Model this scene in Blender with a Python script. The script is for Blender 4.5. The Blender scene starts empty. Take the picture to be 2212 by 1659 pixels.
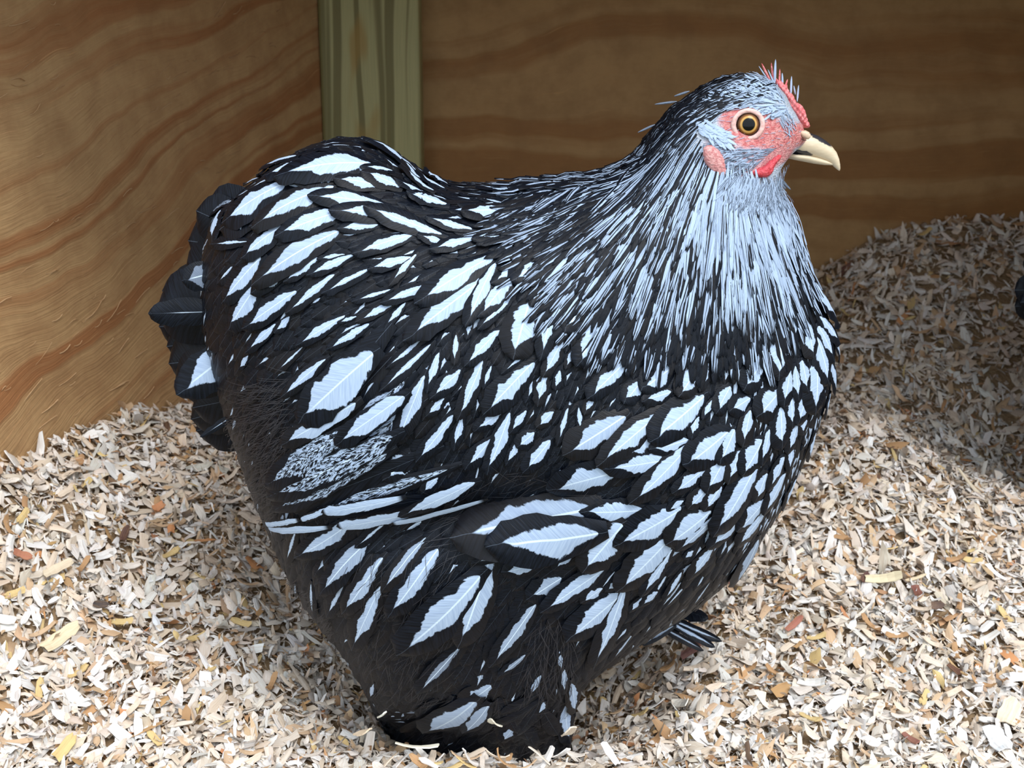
import bpy, math, random
import numpy as np
from mathutils import Vector, Matrix
from mathutils.bvhtree import BVHTree

random.seed(7)
RNG = np.random.default_rng(11)
SC = bpy.context.scene
COL = SC.collection
PI = math.pi

# ------------------------------------------------------------------ camera, sky, sun, exposure
CAM_H, PITCH, FPX = 0.46, math.radians(15), 2670.0
CAM = Vector((0, 0, CAM_H))
FWD = Vector((0, math.cos(PITCH), -math.sin(PITCH)))
UPV = Vector((0, math.sin(PITCH), math.cos(PITCH)))
cd = bpy.data.cameras.new('camera')
cam = bpy.data.objects.new('camera', cd)
COL.objects.link(cam)
cam.location = CAM
cam.rotation_euler = (PI / 2 - PITCH, 0, 0)
cd.sensor_width = 36
cd.lens = 36 * FPX / 2212
cd.clip_start = 0.01
cd.dof.use_dof = True
cd.dof.focus_distance = 0.70
cd.dof.aperture_fstop = 20
SC.camera = cam

w = bpy.data.worlds.new('sky')
SC.world = w
w.use_nodes = True
wn = w.node_tree
wn.nodes['Background'].inputs[0].default_value = (0.80, 0.90, 1.0, 1)
wn.nodes['Background'].inputs[1].default_value = 1.65

sd = bpy.data.lights.new('sun', 'SUN')
sun = bpy.data.objects.new('sun', sd)
COL.objects.link(sun)
sd.energy = 2.3
sd.angle = math.radians(30)
sd.color = (1.0, 0.99, 0.97)
SUN_DIR = Vector((-0.30, 0.50, -0.82)).normalized()      # direction the light travels
sun.rotation_euler = SUN_DIR.to_track_quat('-Z', 'Y').to_euler()
sun.location = (0.5, -1, 2)

vs = SC.view_settings
vs.view_transform = 'Standard'
vs.look = 'None'
vs.gamma = 1
vs.use_curve_mapping = False
vs.exposure = 0.12

# ------------------------------------------------------------------ helpers


def ray(x, y):
    return FWD + Vector((1, 0, 0)) * ((x - 1106) / FPX) - UPV * ((y - 829.5) / FPX)


def at(x, y, Y):
    r = ray(x, y)
    return CAM + r * (Y / r.y)


def to_px(p):
    d = Vector(p) - CAM
    k = d.dot(FWD)
    return 1106 + FPX * d.x / k, 829.5 - FPX * d.dot(UPV) / k


def sstep(a, b, x):
    t = np.clip((x - a) / (b - a), 0, 1)
    return t * t * (3 - 2 * t)


def link_mesh(name, verts, faces, mat=None, parent=None, smooth=True, attrs=None):
    me = bpy.data.meshes.new(name)
    V = np.asarray(verts, dtype=np.float32)
    if isinstance(faces, np.ndarray):
        n, k = faces.shape
        me.vertices.add(len(V))
        me.vertices.foreach_set('co', V.ravel())
        me.loops.add(n * k)
        me.loops.foreach_set('vertex_index', faces.astype(np.int32).ravel())
        me.polygons.add(n)
        me.polygons.foreach_set('loop_start', np.arange(0, n * k, k, dtype=np.int32))
        me.polygons.foreach_set('loop_total', np.full(n, k, dtype=np.int32))
        me.update(calc_edges=True)
    else:
        me.from_pydata([tuple(map(float, v)) for v in V], [], faces)
    if smooth:
        me.polygons.foreach_set('use_smooth', [True] * len(me.polygons))
    for an, (tp, arr) in (attrs or {}).items():
        a = me.attributes.new(an, tp, 'POINT')
        key = 'color' if tp == 'FLOAT_COLOR' else ('vector' if tp == 'FLOAT_VECTOR' else 'value')
        a.data.foreach_set(key, np.asarray(arr, dtype=np.float32).ravel())
    if mat:
        me.materials.append(mat)
    o = bpy.data.objects.new(name, me)
    COL.objects.link(o)
    if parent:
        o.parent = parent
    return o


def tag(o, label, cat, group=None, kind=None):
    if label: o['label'] = label
    if cat: o['category'] = cat
    if group: o['group'] = group
    if kind: o['kind'] = kind
    return o


class NT:
    """small helper to write node trees"""
    def __init__(s, name):
        s.m = bpy.data.materials.new(name)
        s.m.use_nodes = True
        s.t = s.m.node_tree
        s.b = s.t.nodes['Principled BSDF']

    def n(s, typ, **kw):
        nd = s.t.nodes.new(typ)
        for k, v in kw.items():
            setattr(nd, k, v)
        return nd

    def put(s, sock, v):
        if isinstance(v, bpy.types.NodeSocket):
            s.t.links.new(v, sock)
        elif v is not None:
            if sock.type == 'RGBA' and not hasattr(v, '__len__'): v = (v, v, v, 1)
            if sock.type == 'RGBA' and len(v) == 3: v = (*v, 1)
            sock.default_value = v

    def math(s, op, a, b=None, c=None, clamp=False):
        nd = s.n('ShaderNodeMath', operation=op, use_clamp=clamp)
        for i, v in enumerate((a, b, c)):
            if v is not None: s.put(nd.inputs[i], v)
        return nd.outputs[0]

    def mr(s, v, a, b, c=0.0, d=1.0, mode='SMOOTHSTEP'):
        nd = s.n('ShaderNodeMapRange', interpolation_type=mode)
        for i, x in enumerate((v, a, b, c, d)): s.put(nd.inputs[i], x)
        return nd.outputs[0]

    def mix(s, f, a, b, mode='MIX'):
        nd = s.n('ShaderNodeMix', data_type='RGBA', blend_type=mode)
        s.put(nd.inputs[0], f); s.put(nd.inputs[6], a); s.put(nd.inputs[7], b)
        return nd.outputs[2]

    def noise(s, vec, scale, detail=2, rough=0.5, dist=0.0):
        nd = s.n('ShaderNodeTexNoise')
        s.put(nd.inputs['Vector'], vec)
        s.put(nd.inputs['Scale'], scale); s.put(nd.inputs['Detail'], detail)
        s.put(nd.inputs['Roughness'], rough); s.put(nd.inputs['Distortion'], dist)
        return nd.outputs[0]

    def comb(s, x, y, z):
        nd = s.n('ShaderNodeCombineXYZ')
        for i, v in enumerate((x, y, z)): s.put(nd.inputs[i], v)
        return nd.outputs[0]

    def sep(s, v):
        nd = s.n('ShaderNodeSeparateXYZ')
        s.put(nd.inputs[0], v)
        return nd.outputs

    def attr(s, name):
        return s.n('ShaderNodeAttribute', attribute_name=name)

    def obj(s):
        return s.n('ShaderNodeTexCoord').outputs['Object']

    def bump(s, h, strength=0.5, dist=0.001):
        nd = s.n('ShaderNodeBump')
        s.put(nd.inputs['Height'], h); s.put(nd.inputs['Strength'], strength); s.put(nd.inputs['Distance'], dist)
        s.t.links.new(nd.outputs[0], s.b.inputs['Normal'])

    def out(s, col=None, rough=None, spec=None):
        if col is not None: s.put(s.b.inputs['Base Color'], col)
        if rough is not None: s.put(s.b.inputs['Roughness'], rough)
        if spec is not None: s.put(s.b.inputs['Specular IOR Level'], spec)
        return s.m


# ------------------------------------------------------------------ materials
def plywood(name, light, dark, tilt, freq, warp, rough_bump, seed, curl=0.0):
    """grain follows lines of constant g = z + tilt*t + warping; t runs along local X, z up"""
    q = NT(name)
    x, y, z = q.sep(q.obj())
    p = q.comb(q.math('ADD', x, seed), z, 0.0)
    lowp = q.comb(q.math('MULTIPLY', q.math('ADD', x, seed), 0.55), z, 0.3)
    wlow = q.math('SUBTRACT', q.noise(lowp, 3.2, 1, 0.4), 0.5)
    wmid = q.math('SUBTRACT', q.noise(p, 11, 2, 0.5), 0.5)
    g = q.math('ADD', z, q.math('MULTIPLY', x, tilt))
    if curl:
        g = q.math('ADD', g, q.math('MULTIPLY', x, q.math('SUBTRACT', curl, q.math('MULTIPLY', z, curl * 1.3))))
    g = q.math('ADD', g, q.math('MULTIPLY', wlow, warp))
    g = q.math('ADD', g, q.math('MULTIPLY', wmid, warp * 0.13))
    bands = q.noise(q.comb(q.math('MULTIPLY', x, 0.5), q.math('MULTIPLY', g, freq), seed), 1.0, 2.5, 0.5)
    b1 = q.mr(bands, 0.50, 0.60)
    fine = q.noise(q.comb(q.math('MULTIPLY', x, 14), q.math('MULTIPLY', g, 420), 0.0), 1.0, 3, 0.6)
    blot = q.noise(p, 26, 4, 0.65)
    grain = q.math('ADD', b1, q.math('MULTIPLY', q.math('SUBTRACT', fine, 0.5), 0.9), clamp=True)
    c = q.mix(grain, light, dark)
    c = q.mix(q.mr(blot, 0.3, 0.75, 0.0, 0.45), c, [v * 0.62 for v in dark])
    c = q.mix(q.mr(fine, 0.62, 0.80, 0.0, 0.5), c, [min(1, v * 1.5) for v in light])
    fib = q.noise(q.comb(q.math('MULTIPLY', x, 9), q.math('MULTIPLY', g, 330), 0.0), 1.0, 4, 0.7)
    q.bump(q.math('ADD', fib, q.math('MULTIPLY', b1, 0.35)), rough_bump, 0.0025)
    return q.out(c, 0.62, 0.3)


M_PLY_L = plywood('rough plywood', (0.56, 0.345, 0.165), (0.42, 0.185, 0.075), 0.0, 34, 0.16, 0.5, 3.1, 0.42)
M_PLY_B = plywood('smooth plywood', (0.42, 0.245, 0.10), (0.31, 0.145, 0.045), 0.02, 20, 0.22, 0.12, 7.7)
M_PLY_X = plywood('plain plywood', (0.36, 0.22, 0.10), (0.25, 0.12, 0.045), 0.0, 22, 0.2, 0.2, 1.3)


def post_mat():
    q = NT('treated pine')
    x, y, z = q.sep(q.obj())
    wv = q.math('SUBTRACT', q.noise(q.comb(x, y, q.math('MULTIPLY', z, 0.35)), 9, 2, 0.5), 0.5)
    g = q.math('ADD', q.math('ADD', x, q.math('MULTIPLY', y, 0.8)), q.math('MULTIPLY', wv, 0.030))
    b = q.noise(q.comb(q.math('MULTIPLY', g, 85), 0.0, q.math('MULTIPLY', z, 1.0)), 1.0, 1.5, 0.5)
    b1 = q.mr(b, 0.52, 0.60)
    fine = q.noise(q.comb(q.math('MULTIPLY', g, 900), q.math('MULTIPLY', z, 12), 0.0), 1.0, 3, 0.6)
    c = q.mix(b1, (0.46, 0.42, 0.20), (0.20, 0.165, 0.06))
    c = q.mix(q.mr(fine, 0.3, 0.8, 0.0, 0.4), c, (0.20, 0.22, 0.10))
    knot = q.noise(q.comb(x, 0.0, q.math('MULTIPLY', z, 0.3)), 22, 2, 0.5)
    c = q.mix(q.mr(knot, 0.60, 0.68, 0.0, 0.7), c, (0.36, 0.22, 0.05))
    q.bump(q.math('ADD', fine, b1), 0.25, 0.001)
    return q.out(c, 0.55, 0.35)


M_POST = post_mat()


def feather_mat():
    q = NT('laced feather')
    u, v, seed = q.sep(q.attr('fuv').outputs['Vector'])
    fa = q.attr('fp')
    ww, vt, typ = q.sep(fa.outputs['Vector'])
    gray = fa.outputs['Alpha']
    au = q.math('ABSOLUTE', u)
    # barbs run outwards and towards the tip
    bc = q.math('SUBTRACT', v, q.math('MULTIPLY', au, 0.16))
    s100 = q.math('MULTIPLY', seed, 57.0)
    barb = q.noise(q.comb(q.math('MULTIPLY', bc, 55), q.math('MULTIPLY', u, 1.2), s100), 1.0, 2, 0.6)
    edge = q.noise(q.comb(q.math('MULTIPLY', bc, 16), q.math('MULTIPLY', u, 2.0), s100), 1.0, 4, 0.7)
    jag = q.math('SUBTRACT', edge, 0.5)
    rise = q.math('POWER', q.math('MAXIMUM', q.mr(v, 0.08, 0.42, 0, 1, 'LINEAR'), 0.0), 0.5)
    vm = q.math('SUBTRACT', vt, 0.26)
    low = q.noise(q.comb(q.math('MULTIPLY', v, 3.2), s100, 0.0), 1.0, 2, 0.5)
    low2 = q.noise(q.comb(q.math('MULTIPLY', v, 4.0), s100, 9.0), 1.0, 2, 0.5)
    fall = q.math('POWER', q.math('MAXIMUM', q.mr(v, vt, vm, 0, 1, 'LINEAR'), 0.0), 1.15)
    f = q.math('MULTIPLY', q.math('MULTIPLY', rise, fall), q.math('MULTIPLY', ww, q.mr(low2, 0.3, 0.7, 0.75, 1.2)))
    f = q.math('ADD', f, q.math('MULTIPLY', jag, q.math('MULTIPLY', q.mr(f, 0.0, 0.3), 0.42)))
    aus = q.math('ABSOLUTE', q.math('ADD', u, q.math('MULTIPLY', q.math('MULTIPLY', q.math('SUBTRACT', low, 0.5), 1.1), ww)))
    laced = q.mr(q.math('SUBTRACT', f, aus), -0.02, 0.05)
    # hackle: dark stripe, pale margins
    hj = q.math('ADD', au, q.math('MULTIPLY', jag, 0.28))
    hack = q.math('MULTIPLY', q.mr(q.math('SUBTRACT', hj, ww), -0.05, 0.10), q.mr(v, vt, q.math('SUBTRACT', vt, 0.15)))
    # speckled
    spn = q.noise(q.comb(q.math('MULTIPLY', bc, 30), q.math('MULTIPLY', u, 7.0), s100), 1.0, 3, 0.7, 0.8)
    spk = q.math('MULTIPLY', laced, q.mr(spn, 0.47, 0.53))
    is_h = q.math('COMPARE', typ, 0.5, 0.1)
    is_s = q.math('COMPARE', typ, 1.0, 0.1)
    is_b = q.math('COMPARE', typ, 0.75, 0.1)
    strip = q.math('MULTIPLY', q.mr(q.math('SUBTRACT', q.math('ADD', ww, q.math('MULTIPLY', jag, 0.5)), aus), -0.03, 0.05), q.math('MULTIPLY', q.mr(v, 0.97, 0.93), q.mr(v, 0.04, 0.12)))
    wmask = q.math('ADD', q.math('MULTIPLY', laced, q.math('SUBTRACT', 1.0, q.math('MAXIMUM', is_b, q.math('MAXIMUM', is_h, is_s)))),
                   q.math('ADD', q.math('MULTIPLY', strip, is_b), q.math('ADD', q.math('MULTIPLY', hack, is_h), q.math('MULTIPLY', spk, is_s))), clamp=True)
    blk = q.mix(q.mr(barb, 0.30, 0.75), (0.0018, 0.0026, 0.0048), (0.0075, 0.0105, 0.0185))
    blk = q.mix(q.mr(seed, 0.6, 1.0, 0.0, 0.5), blk, (0.014, 0.012, 0.012))
    wc = q.mix(q.mr(barb, 0.25, 0.8), (0.35, 0.45, 0.63), (0.48, 0.595, 0.76))
    wc = q.mix(gray, (0.05, 0.055, 0.075), wc)
    rach = q.math('MULTIPLY', q.mr(au, 0.055, 0.02), q.math('MULTIPLY', wmask, q.mr(v, 0.9, 0.7)))
    wc = q.mix(rach, wc, (0.62, 0.74, 0.88))
    c = q.mix(wmask, blk, wc)
    q.bump(barb, 0.35, 0.0006)
    q.put(q.b.inputs['Sheen Weight'], 0.0)
    return q.out(c, q.mix(wmask, (0.40,) * 3, (0.6,) * 3), 0.16)


M_FEATHER = feather_mat()


def flat_feather(name, ca, cb, scale=300, rough=0.6):
    q = NT(name)
    n = q.noise(q.obj(), scale, 3, 0.6)
    return q.out(q.mix(n, ca, cb), rough, 0.3)


M_DOWN = flat_feather('dark down', (0.006, 0.006, 0.008), (0.020, 0.019, 0.023))


def body_mat():
    q = NT('plumage skin')
    a = q.attr('skin').outputs['Fac']
    w_ = q.attr('pale').outputs['Fac']
    n = q.noise(q.obj(), 420, 3, 0.65)
    n2 = q.noise(q.obj(), 1400, 3, 0.7)
    vor = q.n('ShaderNodeTexVoronoi', feature='F1')
    q.put(vor.inputs['Vector'], q.obj()); q.put(vor.inputs['Scale'], 900.0)
    red = q.mix(q.mr(n, 0.35, 0.7), (0.60, 0.15, 0.15), (0.78, 0.36, 0.34))
    dark = q.mix(n, (0.005, 0.005, 0.007), (0.018, 0.018, 0.022))
    pale = q.mix(n2, (0.38, 0.42, 0.50), (0.68, 0.74, 0.84))
    c = q.mix(w_, dark, pale)
    c = q.mix(a, c, red)
    q.bump(q.math('ADD', q.math('MULTIPLY', vor.outputs['Distance'], 1.0), n2), 0.8, 0.0012)
    return q.out(c, 0.5, 0.35)


M_BODY = body_mat()


def flesh(name, a, b, scale=500, rough=0.42):
    q = NT(name)
    n = q.noise(q.obj(), scale, 3, 0.6)
    vor = q.n('ShaderNodeTexVoronoi', feature='F1')
    q.put(vor.inputs['Vector'], q.obj()); q.put(vor.inputs['Scale'], scale * 1.7)
    q.bump(q.math('ADD', vor.outputs['Distance'], n), 0.5, 0.0008)
    q.put(q.b.inputs['Subsurface Weight'], 0.15)
    q.put(q.b.inputs['Subsurface Scale'], 0.002)
    return q.out(q.mix(q.mr(n, 0.3, 0.7), a, b), rough, 0.4)


M_COMB = flesh('comb flesh', (0.66, 0.12, 0.13), (0.82, 0.30, 0.30))
M_WATTLE = flesh('wattle flesh', (0.52, 0.035, 0.05), (0.68, 0.10, 0.12))
M_EAR = flesh('earlobe flesh', (0.50, 0.16, 0.16), (0.72, 0.38, 0.36))
M_LID = flesh('eyelid skin', (0.70, 0.42, 0.38), (0.78, 0.52, 0.47), 250)


def beak_mat():
    q = NT('horn beak')
    d = q.attr('dk').outputs['Fac']
    x, y, z = q.sep(q.obj())
    n = q.noise(q.comb(q.math('MULTIPLY', x, 200), q.math('MULTIPLY', y, 200), q.math('MULTIPLY', z, 900)), 1.0, 3, 0.6)
    c = q.mix(n, (0.62, 0.47, 0.30), (0.80, 0.68, 0.50))
    c = q.mix(q.mr(q.math('ADD', d, q.math('MULTIPLY', q.math('SUBTRACT', n, 0.5), 0.7)), 0.45, 0.65), c, (0.03, 0.028, 0.035))
    return q.out(c, 0.33, 0.5)


M_BEAK = beak_mat()


def eye_mat():
    q = NT('amber eye')
    x, y, z = q.sep(q.obj())
    r = q.math('SQRT', q.math('ADD', q.math('MULTIPLY', x, x), q.math('MULTIPLY', z, z)))
    rr = q.n('ShaderNodeValToRGB')
    q.put(rr.inputs[0], q.math('DIVIDE', r, 0.0068))
    e = rr.color_ramp.elements
    e[0].position = 0.0; e[0].color = (0.002, 0.002, 0.003, 1)
    e[1].position = 0.50; e[1].color = (0.003, 0.003, 0.003, 1)
    for p, c in ((0.54, (0.55, 0.30, 0.07, 1)), (0.64, (0.58, 0.34, 0.11, 1)), (0.71, (0.26, 0.10, 0.02, 1)), (0.82, (0.08, 0.028, 0.008, 1)), (0.92, (0.01, 0.005, 0.004, 1))):
        k = e.new(p); k.color = c
    q.put(q.b.inputs['Coat Weight'], 0.22)
    q.put(q.b.inputs['Coat Roughness'], 0.02)
    return q.out(rr.outputs[0], 0.25, 0.15)


M_EYE = eye_mat()


def chip_mat():
    q = NT('wood shaving')
    ca = q.attr('cc')
    u, v, s = q.sep(q.attr('cuv').outputs['Vector'])
    fib = q.noise(q.comb(q.math('MULTIPLY', u, 9), q.math('MULTIPLY', v, 1.3), q.math('MULTIPLY', s, 91.0)), 1.0, 3, 0.65)
    c = q.mix(q.mr(fib, 0.35, 0.72, 0.0, 0.75), ca.outputs['Color'], q.mix(0.5, ca.outputs['Color'], (0.40, 0.24, 0.12)))
    q.bump(fib, 0.4, 0.0008)
    q.put(q.b.inputs['Subsurface Weight'], 0.0)
    return q.out(c, 0.7, 0.25)


M_CHIP = chip_mat()


def bed_mat():
    q = NT('bedding')
    n = q.noise(q.obj(), 220, 4, 0.7)
    q.bump(n, 1.0, 0.004)
    return q.out(q.mix(n, (0.16, 0.085, 0.035), (0.50, 0.36, 0.22)), 0.85, 0.1)  # browns darker than the shavings, painting in the shade of the gaps


M_BED = bed_mat()


def grass_mat():
    q = NT('yard')
    n = q.noise(q.obj(), 9, 5, 0.7)
    return q.out(q.mix(n, (0.10, 0.10, 0.05), (0.20, 0.19, 0.12)), 0.9, 0.1)


M_YARD = grass_mat()

# ------------------------------------------------------------------ the coop
YB = 1.40                                            # back wall
PDEP = 0.045
CX = at(688, 150, YB - PDEP).x + 0.33 * PDEP


def box(name, x0, x1, y0, y1, z0, z1, mat, parent=None, bev=0.0):
    v = [(x, y, z) for z in (z0, z1) for y in (y0, y1) for x in (x0, x1)]
    f = [(0, 2, 3, 1), (4, 5, 7, 6), (0, 1, 5, 4), (2, 6, 7, 3), (0, 4, 6, 2), (1, 3, 7, 5)]
    o = link_mesh(name, v, f, mat, parent, smooth=False)
    if bev:
        m = o.modifiers.new('bevel', 'BEVEL')
        m.width = bev; m.segments = 2
    return o


ceil_z = 0.61
XR = 0.67
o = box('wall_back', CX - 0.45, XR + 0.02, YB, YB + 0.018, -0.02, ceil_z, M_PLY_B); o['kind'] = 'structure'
# left wall runs from the corner towards the viewer and outwards
LDIR = Vector((-0.33, -1, 0)).normalized()
LLEN = 0.86
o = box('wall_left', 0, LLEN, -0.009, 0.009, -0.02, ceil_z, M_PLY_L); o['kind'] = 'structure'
o.location = (CX - 0.010, YB - 0.001, 0)
o.rotation_euler = (0, 0, math.atan2(LDIR.y, LDIR.x))
o = box('wall_right', XR, XR + 0.018, 0.72, YB, -0.02, ceil_z, M_PLY_X); o['kind'] = 'structure'  # out of view; added close in to shade the rear right
o = box('ceiling', CX - 0.6, XR + 0.02, 0.73, YB + 0.02, ceil_z, ceil_z + 0.018, M_PLY_X); o['kind'] = 'structure'  # out of view; height and front edge shaped to shade the rear
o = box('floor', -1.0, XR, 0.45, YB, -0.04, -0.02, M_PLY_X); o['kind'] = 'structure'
o = box('ground', -12, 12, -12, 12, -0.62, -0.60, M_YARD); o['kind'] = 'structure'

# corner post: treated pine timber standing against the back wall
pa, pb = CX - 0.33 * PDEP + 0.0015, at(907, 150, YB - 0.045).x
post = box('corner_post', pa, pb, YB - 0.045, YB - 0.0005, -0.018, ceil_z - 0.001, M_POST, bev=0.003)
tag(post, 'greenish treated pine timber post standing upright in the corner behind the hen', 'post')

# ------------------------------------------------------------------ bedding surface (thin plate spline through measured points)
CP = []
LD0 = Vector((-0.33, -1, 0)).normalized()


def on_left_wall(x, y):
    r = ray(x, y)
    # CAM + r*t  with  X = CX + 0.33*(Y - YB)
    t = (CX - 0.33 * YB - CAM.x) / (r.x - 0.33 * r.y)
    return CAM + r * t


for x, y in [(0, 985), (-200, 1040), (200, 915), (400, 868), (560, 850)]:
    p = on_left_wall(x, y)
    CP.append((p.x, p.y, p.z))
for x, y, Y in [(0, 1659, 0.665), (300, 1659, 0.675), (-300, 1659, 0.65), (-200, 1300, 0.735),
                (0, 1300, 0.755), (300, 1300, 0.80), (450, 1040, 0.93), (560, 1400, 0.775), (700, 1620, 0.70),
                (1000, 1659, 0.685), (1330, 1659, 0.685), (1700, 1659, 0.69), (2212, 1659, 0.69), (2212, 1300, 0.83), (1800, 1300, 0.83), (1500, 1400, 0.80),
                (2600, 1659, 0.69), (2600, 1300, 0.83), (2180, 1075, 0.955), (1950, 990, 0.99), (1830, 900, 1.03), (1700, 1050, 0.95),
                (1900, 520, 1.39), (2212, 478, 1.39), (1795, 575, 1.39), (2500, 478, 1.39), (1500, 680, 1.39), (1000, 800, 1.39),
                (1900, 720, 1.24), (2212, 720, 1.24)]:
    p = at(x, y, Y)
    CP.append((p.x, p.y, p.z))
CP += [(0.43, 1.07, 0.085), (0.52, 1.08, 0.075), (0.0, 0.74, -0.004), (-0.06, 0.76, 0.0), (0.08, 0.80, 0.012), (0.05, 0.95, 0.06), (0.25, 1.05, 0.13),
       (0.9, 1.0, 0.08), (0.9, 1.35, 0.22), (0.9, 0.7, 0.03), (0, 0.5, 0.0), (-0.4, 0.5, 0.03), (0.6, 0.5, 0.0)]
CP = np.array(CP)


def tps_fit(P, lam=2e-4):
    n = len(P)
    d = np.hypot(P[:, None, 0] - P[None, :, 0], P[:, None, 1] - P[None, :, 1])
    K = np.where(d > 0, d * d * np.log(d + 1e-12), 0) + lam * np.eye(n)
    Q = np.c_[np.ones(n), P[:, :2]]
    A = np.block([[K, Q], [Q.T, np.zeros((3, 3))]])
    return np.linalg.solve(A, np.r_[P[:, 2], 0, 0, 0])


TW = tps_fit(CP)


def ground_z(X, Y):
    X = np.atleast_1d(np.asarray(X, float)); Y = np.atleast_1d(np.asarray(Y, float))
    d = np.hypot(X[:, None] - CP[None, :, 0], Y[:, None] - CP[None, :, 1])
    z = (d * d * np.log(d + 1e-12)) @ TW[:-3] + TW[-3] + TW[-2] * X + TW[-1] * Y
    z = z + 0.004 * np.sin(X * 37 + 3 * np.sin(Y * 23)) * np.cos(Y * 41 + 2 * np.sin(X * 19))
    return np.clip(z, -0.012, 0.34)


def left_x(Y):
    return CX + LDIR.x / LDIR.y * (Y - YB)


NXG, NYG = 170, 110
gv = []
for j in range(NYG):
    Y = 0.47 + (YB - 0.001 - 0.47) * j / (NYG - 1)
    xs = np.linspace(left_x(Y) + 0.004, XR - 0.002, NXG)
    zz = ground_z(xs, np.full(NXG, Y))
    gv += [(a, Y, b - 0.003) for a, b in zip(xs, zz)]
gf = np.array([(j * NXG + i, j * NXG + i + 1, (j + 1) * NXG + i + 1, (j + 1) * NXG + i) for j in range(NYG - 1) for i in range(NXG - 1)])
bed = link_mesh('bedding', gv, gf, M_BED)
tag(bed, None, None, kind='structure')

# ------------------------------------------------------------------ shavings
PAL = np.array([(0.80, 0.73, 0.66), (0.72, 0.60, 0.48), (0.86, 0.84, 0.82), (0.60, 0.42, 0.27), (0.76, 0.67, 0.57), (0.48, 0.28, 0.14),
                (0.72, 0.70, 0.66), (0.60, 0.27, 0.12), (0.14, 0.08, 0.055), (0.70, 0.52, 0.24)])
PW = np.array([0.22, 0.17, 0.20, 0.10, 0.16, 0.045, 0.10, 0.006, 0.004, 0.015])
PW = PW / PW.sum()


def chip_arrays(P, N, head, L, W, curl, twist, rows=4):
    """bent strips; returns verts (n, rows*3, 3)"""
    n = len(P)
    t = np.cross(N, np.c_[np.cos(head), np.sin(head), np.zeros(n)])
    t /= np.linalg.norm(t, axis=1)[:, None]
    b = np.cross(N, t)
    out = []
    uv = []
    for r in range(rows):
        s = r / (rows - 1) - 0.5
        ang = curl * s * 2
        k = np.where(np.abs(curl) < 1e-3, 1e-3, curl)
        along = np.sin(ang) / (2 * k) * L
        up = (1 - np.cos(ang)) / (2 * k) * L
        end = r in (0, rows - 1)
        wd = W * (RNG.uniform(0.15, 1.0, n) if end else RNG.uniform(0.75, 1.15, n)) * 0.5
        sk = RNG.normal(0, 0.10, n) * L if end else np.zeros(n)
        tw = twist * s
        bb = b * np.cos(tw)[:, None] + N * np.sin(tw)[:, None]
        for c in (-1, 0, 1):
            jit = RNG.normal(0, 0.06, n) * W
            out.append(P + t * (along + (jit * 1.2 + sk * c if end else jit * 0.3))[:, None] + N * (up + (0.12 * W if c == 0 else 0))[:, None] + bb * (wd * c + jit * 0.5)[:, None])
            uv.append(np.c_[np.full(n, c * 0.5), np.full(n, s), RNG.random(n) * 0])
    return np.stack(out, 1), np.stack(uv, 1)


def chip_faces(n, rows=4):
    base = []
    for r in range(rows - 1):
        for c in range(2):
            a = r * 3 + c
            base.append((a, a + 1, a + 4, a + 3))
    base = np.array(base)
    return (base[None] + (np.arange(n) * rows * 3)[:, None, None]).reshape(-1, 4)


def ground_normal(X, Y):
    e = 0.004
    zx = (ground_z(X + e, Y) - ground_z(X - e, Y)) / (2 * e)
    zy = (ground_z(X, Y + e) - ground_z(X, Y - e)) / (2 * e)
    N = np.c_[-zx, -zy, np.ones(len(X))]
    return N / np.linalg.norm(N, axis=1)[:, None]


def scatter(n, ymin, ymax, xl, xr):
    Y = RNG.uniform(ymin, ymax, n)
    # keep to the cone the camera can see, with a margin
    half = np.where(Y > 0, Y, 0) * 0.52 + 0.06 + (0.06 if ymax < 0.7 else 0)
    X = RNG.uniform(-1, 1, n) * half
    X = np.maximum(X, -9)
    ok = (X > left_x(Y) + 0.006) & (X < XR - 0.02)
    return X[ok], Y[ok]


def chip_colors(n, k):
    c = PAL[RNG.choice(len(PAL), n, p=PW)]
    c = c * RNG.uniform(0.80, 1.13, n)[:, None] + RNG.normal(0, 0.007, (n, 3))
    c = np.clip(c, 0.02, 0.92)
    return np.repeat(np.c_[c, np.ones(n)][:, None, :], k, 1)


allv, alluv, allc, nt = [], [], [], 0
for (n, y0, y1, ls) in ((9000, 0.50, 0.62, 1.05), (27000, 0.62, 0.86, 1.0), (30000, 0.86, 1.13, 1.05), (20000, 1.13, 1.395, 1.25)):
    X, Y = scatter(n, y0, y1, 0, 0)
    n = len(X)
    N = ground_normal(X, Y)
    N = N + RNG.normal(0, 0.42, (n, 3))
    N[:, 2] = np.abs(N[:, 2]) + 0.1
    N /= np.linalg.norm(N, axis=1)[:, None]
    L = np.clip(RNG.lognormal(math.log(0.0082), 0.48, n), 0.003, 0.026) * ls
    W = np.clip(L * (0.10 + 0.50 * RNG.random(n) ** 1.4), 0.0006, 0.0075)
    Z = ground_z(X, Y) + RNG.uniform(-0.003, 0.006, n)
    V, U = chip_arrays(np.c_[X, Y, Z], N, RNG.uniform(0, 2 * PI, n), L, W, RNG.normal(0, 0.65, n), RNG.normal(0, 0.5, n))
    U[:, :, 2] = RNG.random(n)[:, None]
    allv.append(V.reshape(-1, 3)); alluv.append(U.reshape(-1, 3)); allc.append(chip_colors(n, 12).reshape(-1, 4)); nt += n
shav = link_mesh('shavings', np.concatenate(allv), chip_faces(nt), M_CHIP, smooth=False,
                 attrs={'cc': ('FLOAT_COLOR', np.concatenate(allc)), 'cuv': ('FLOAT_VECTOR', np.concatenate(alluv))})
tag(shav, 'pale cream and tan pine shavings covering the floor of the coop', 'wood shavings', kind='stuff')


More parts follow.
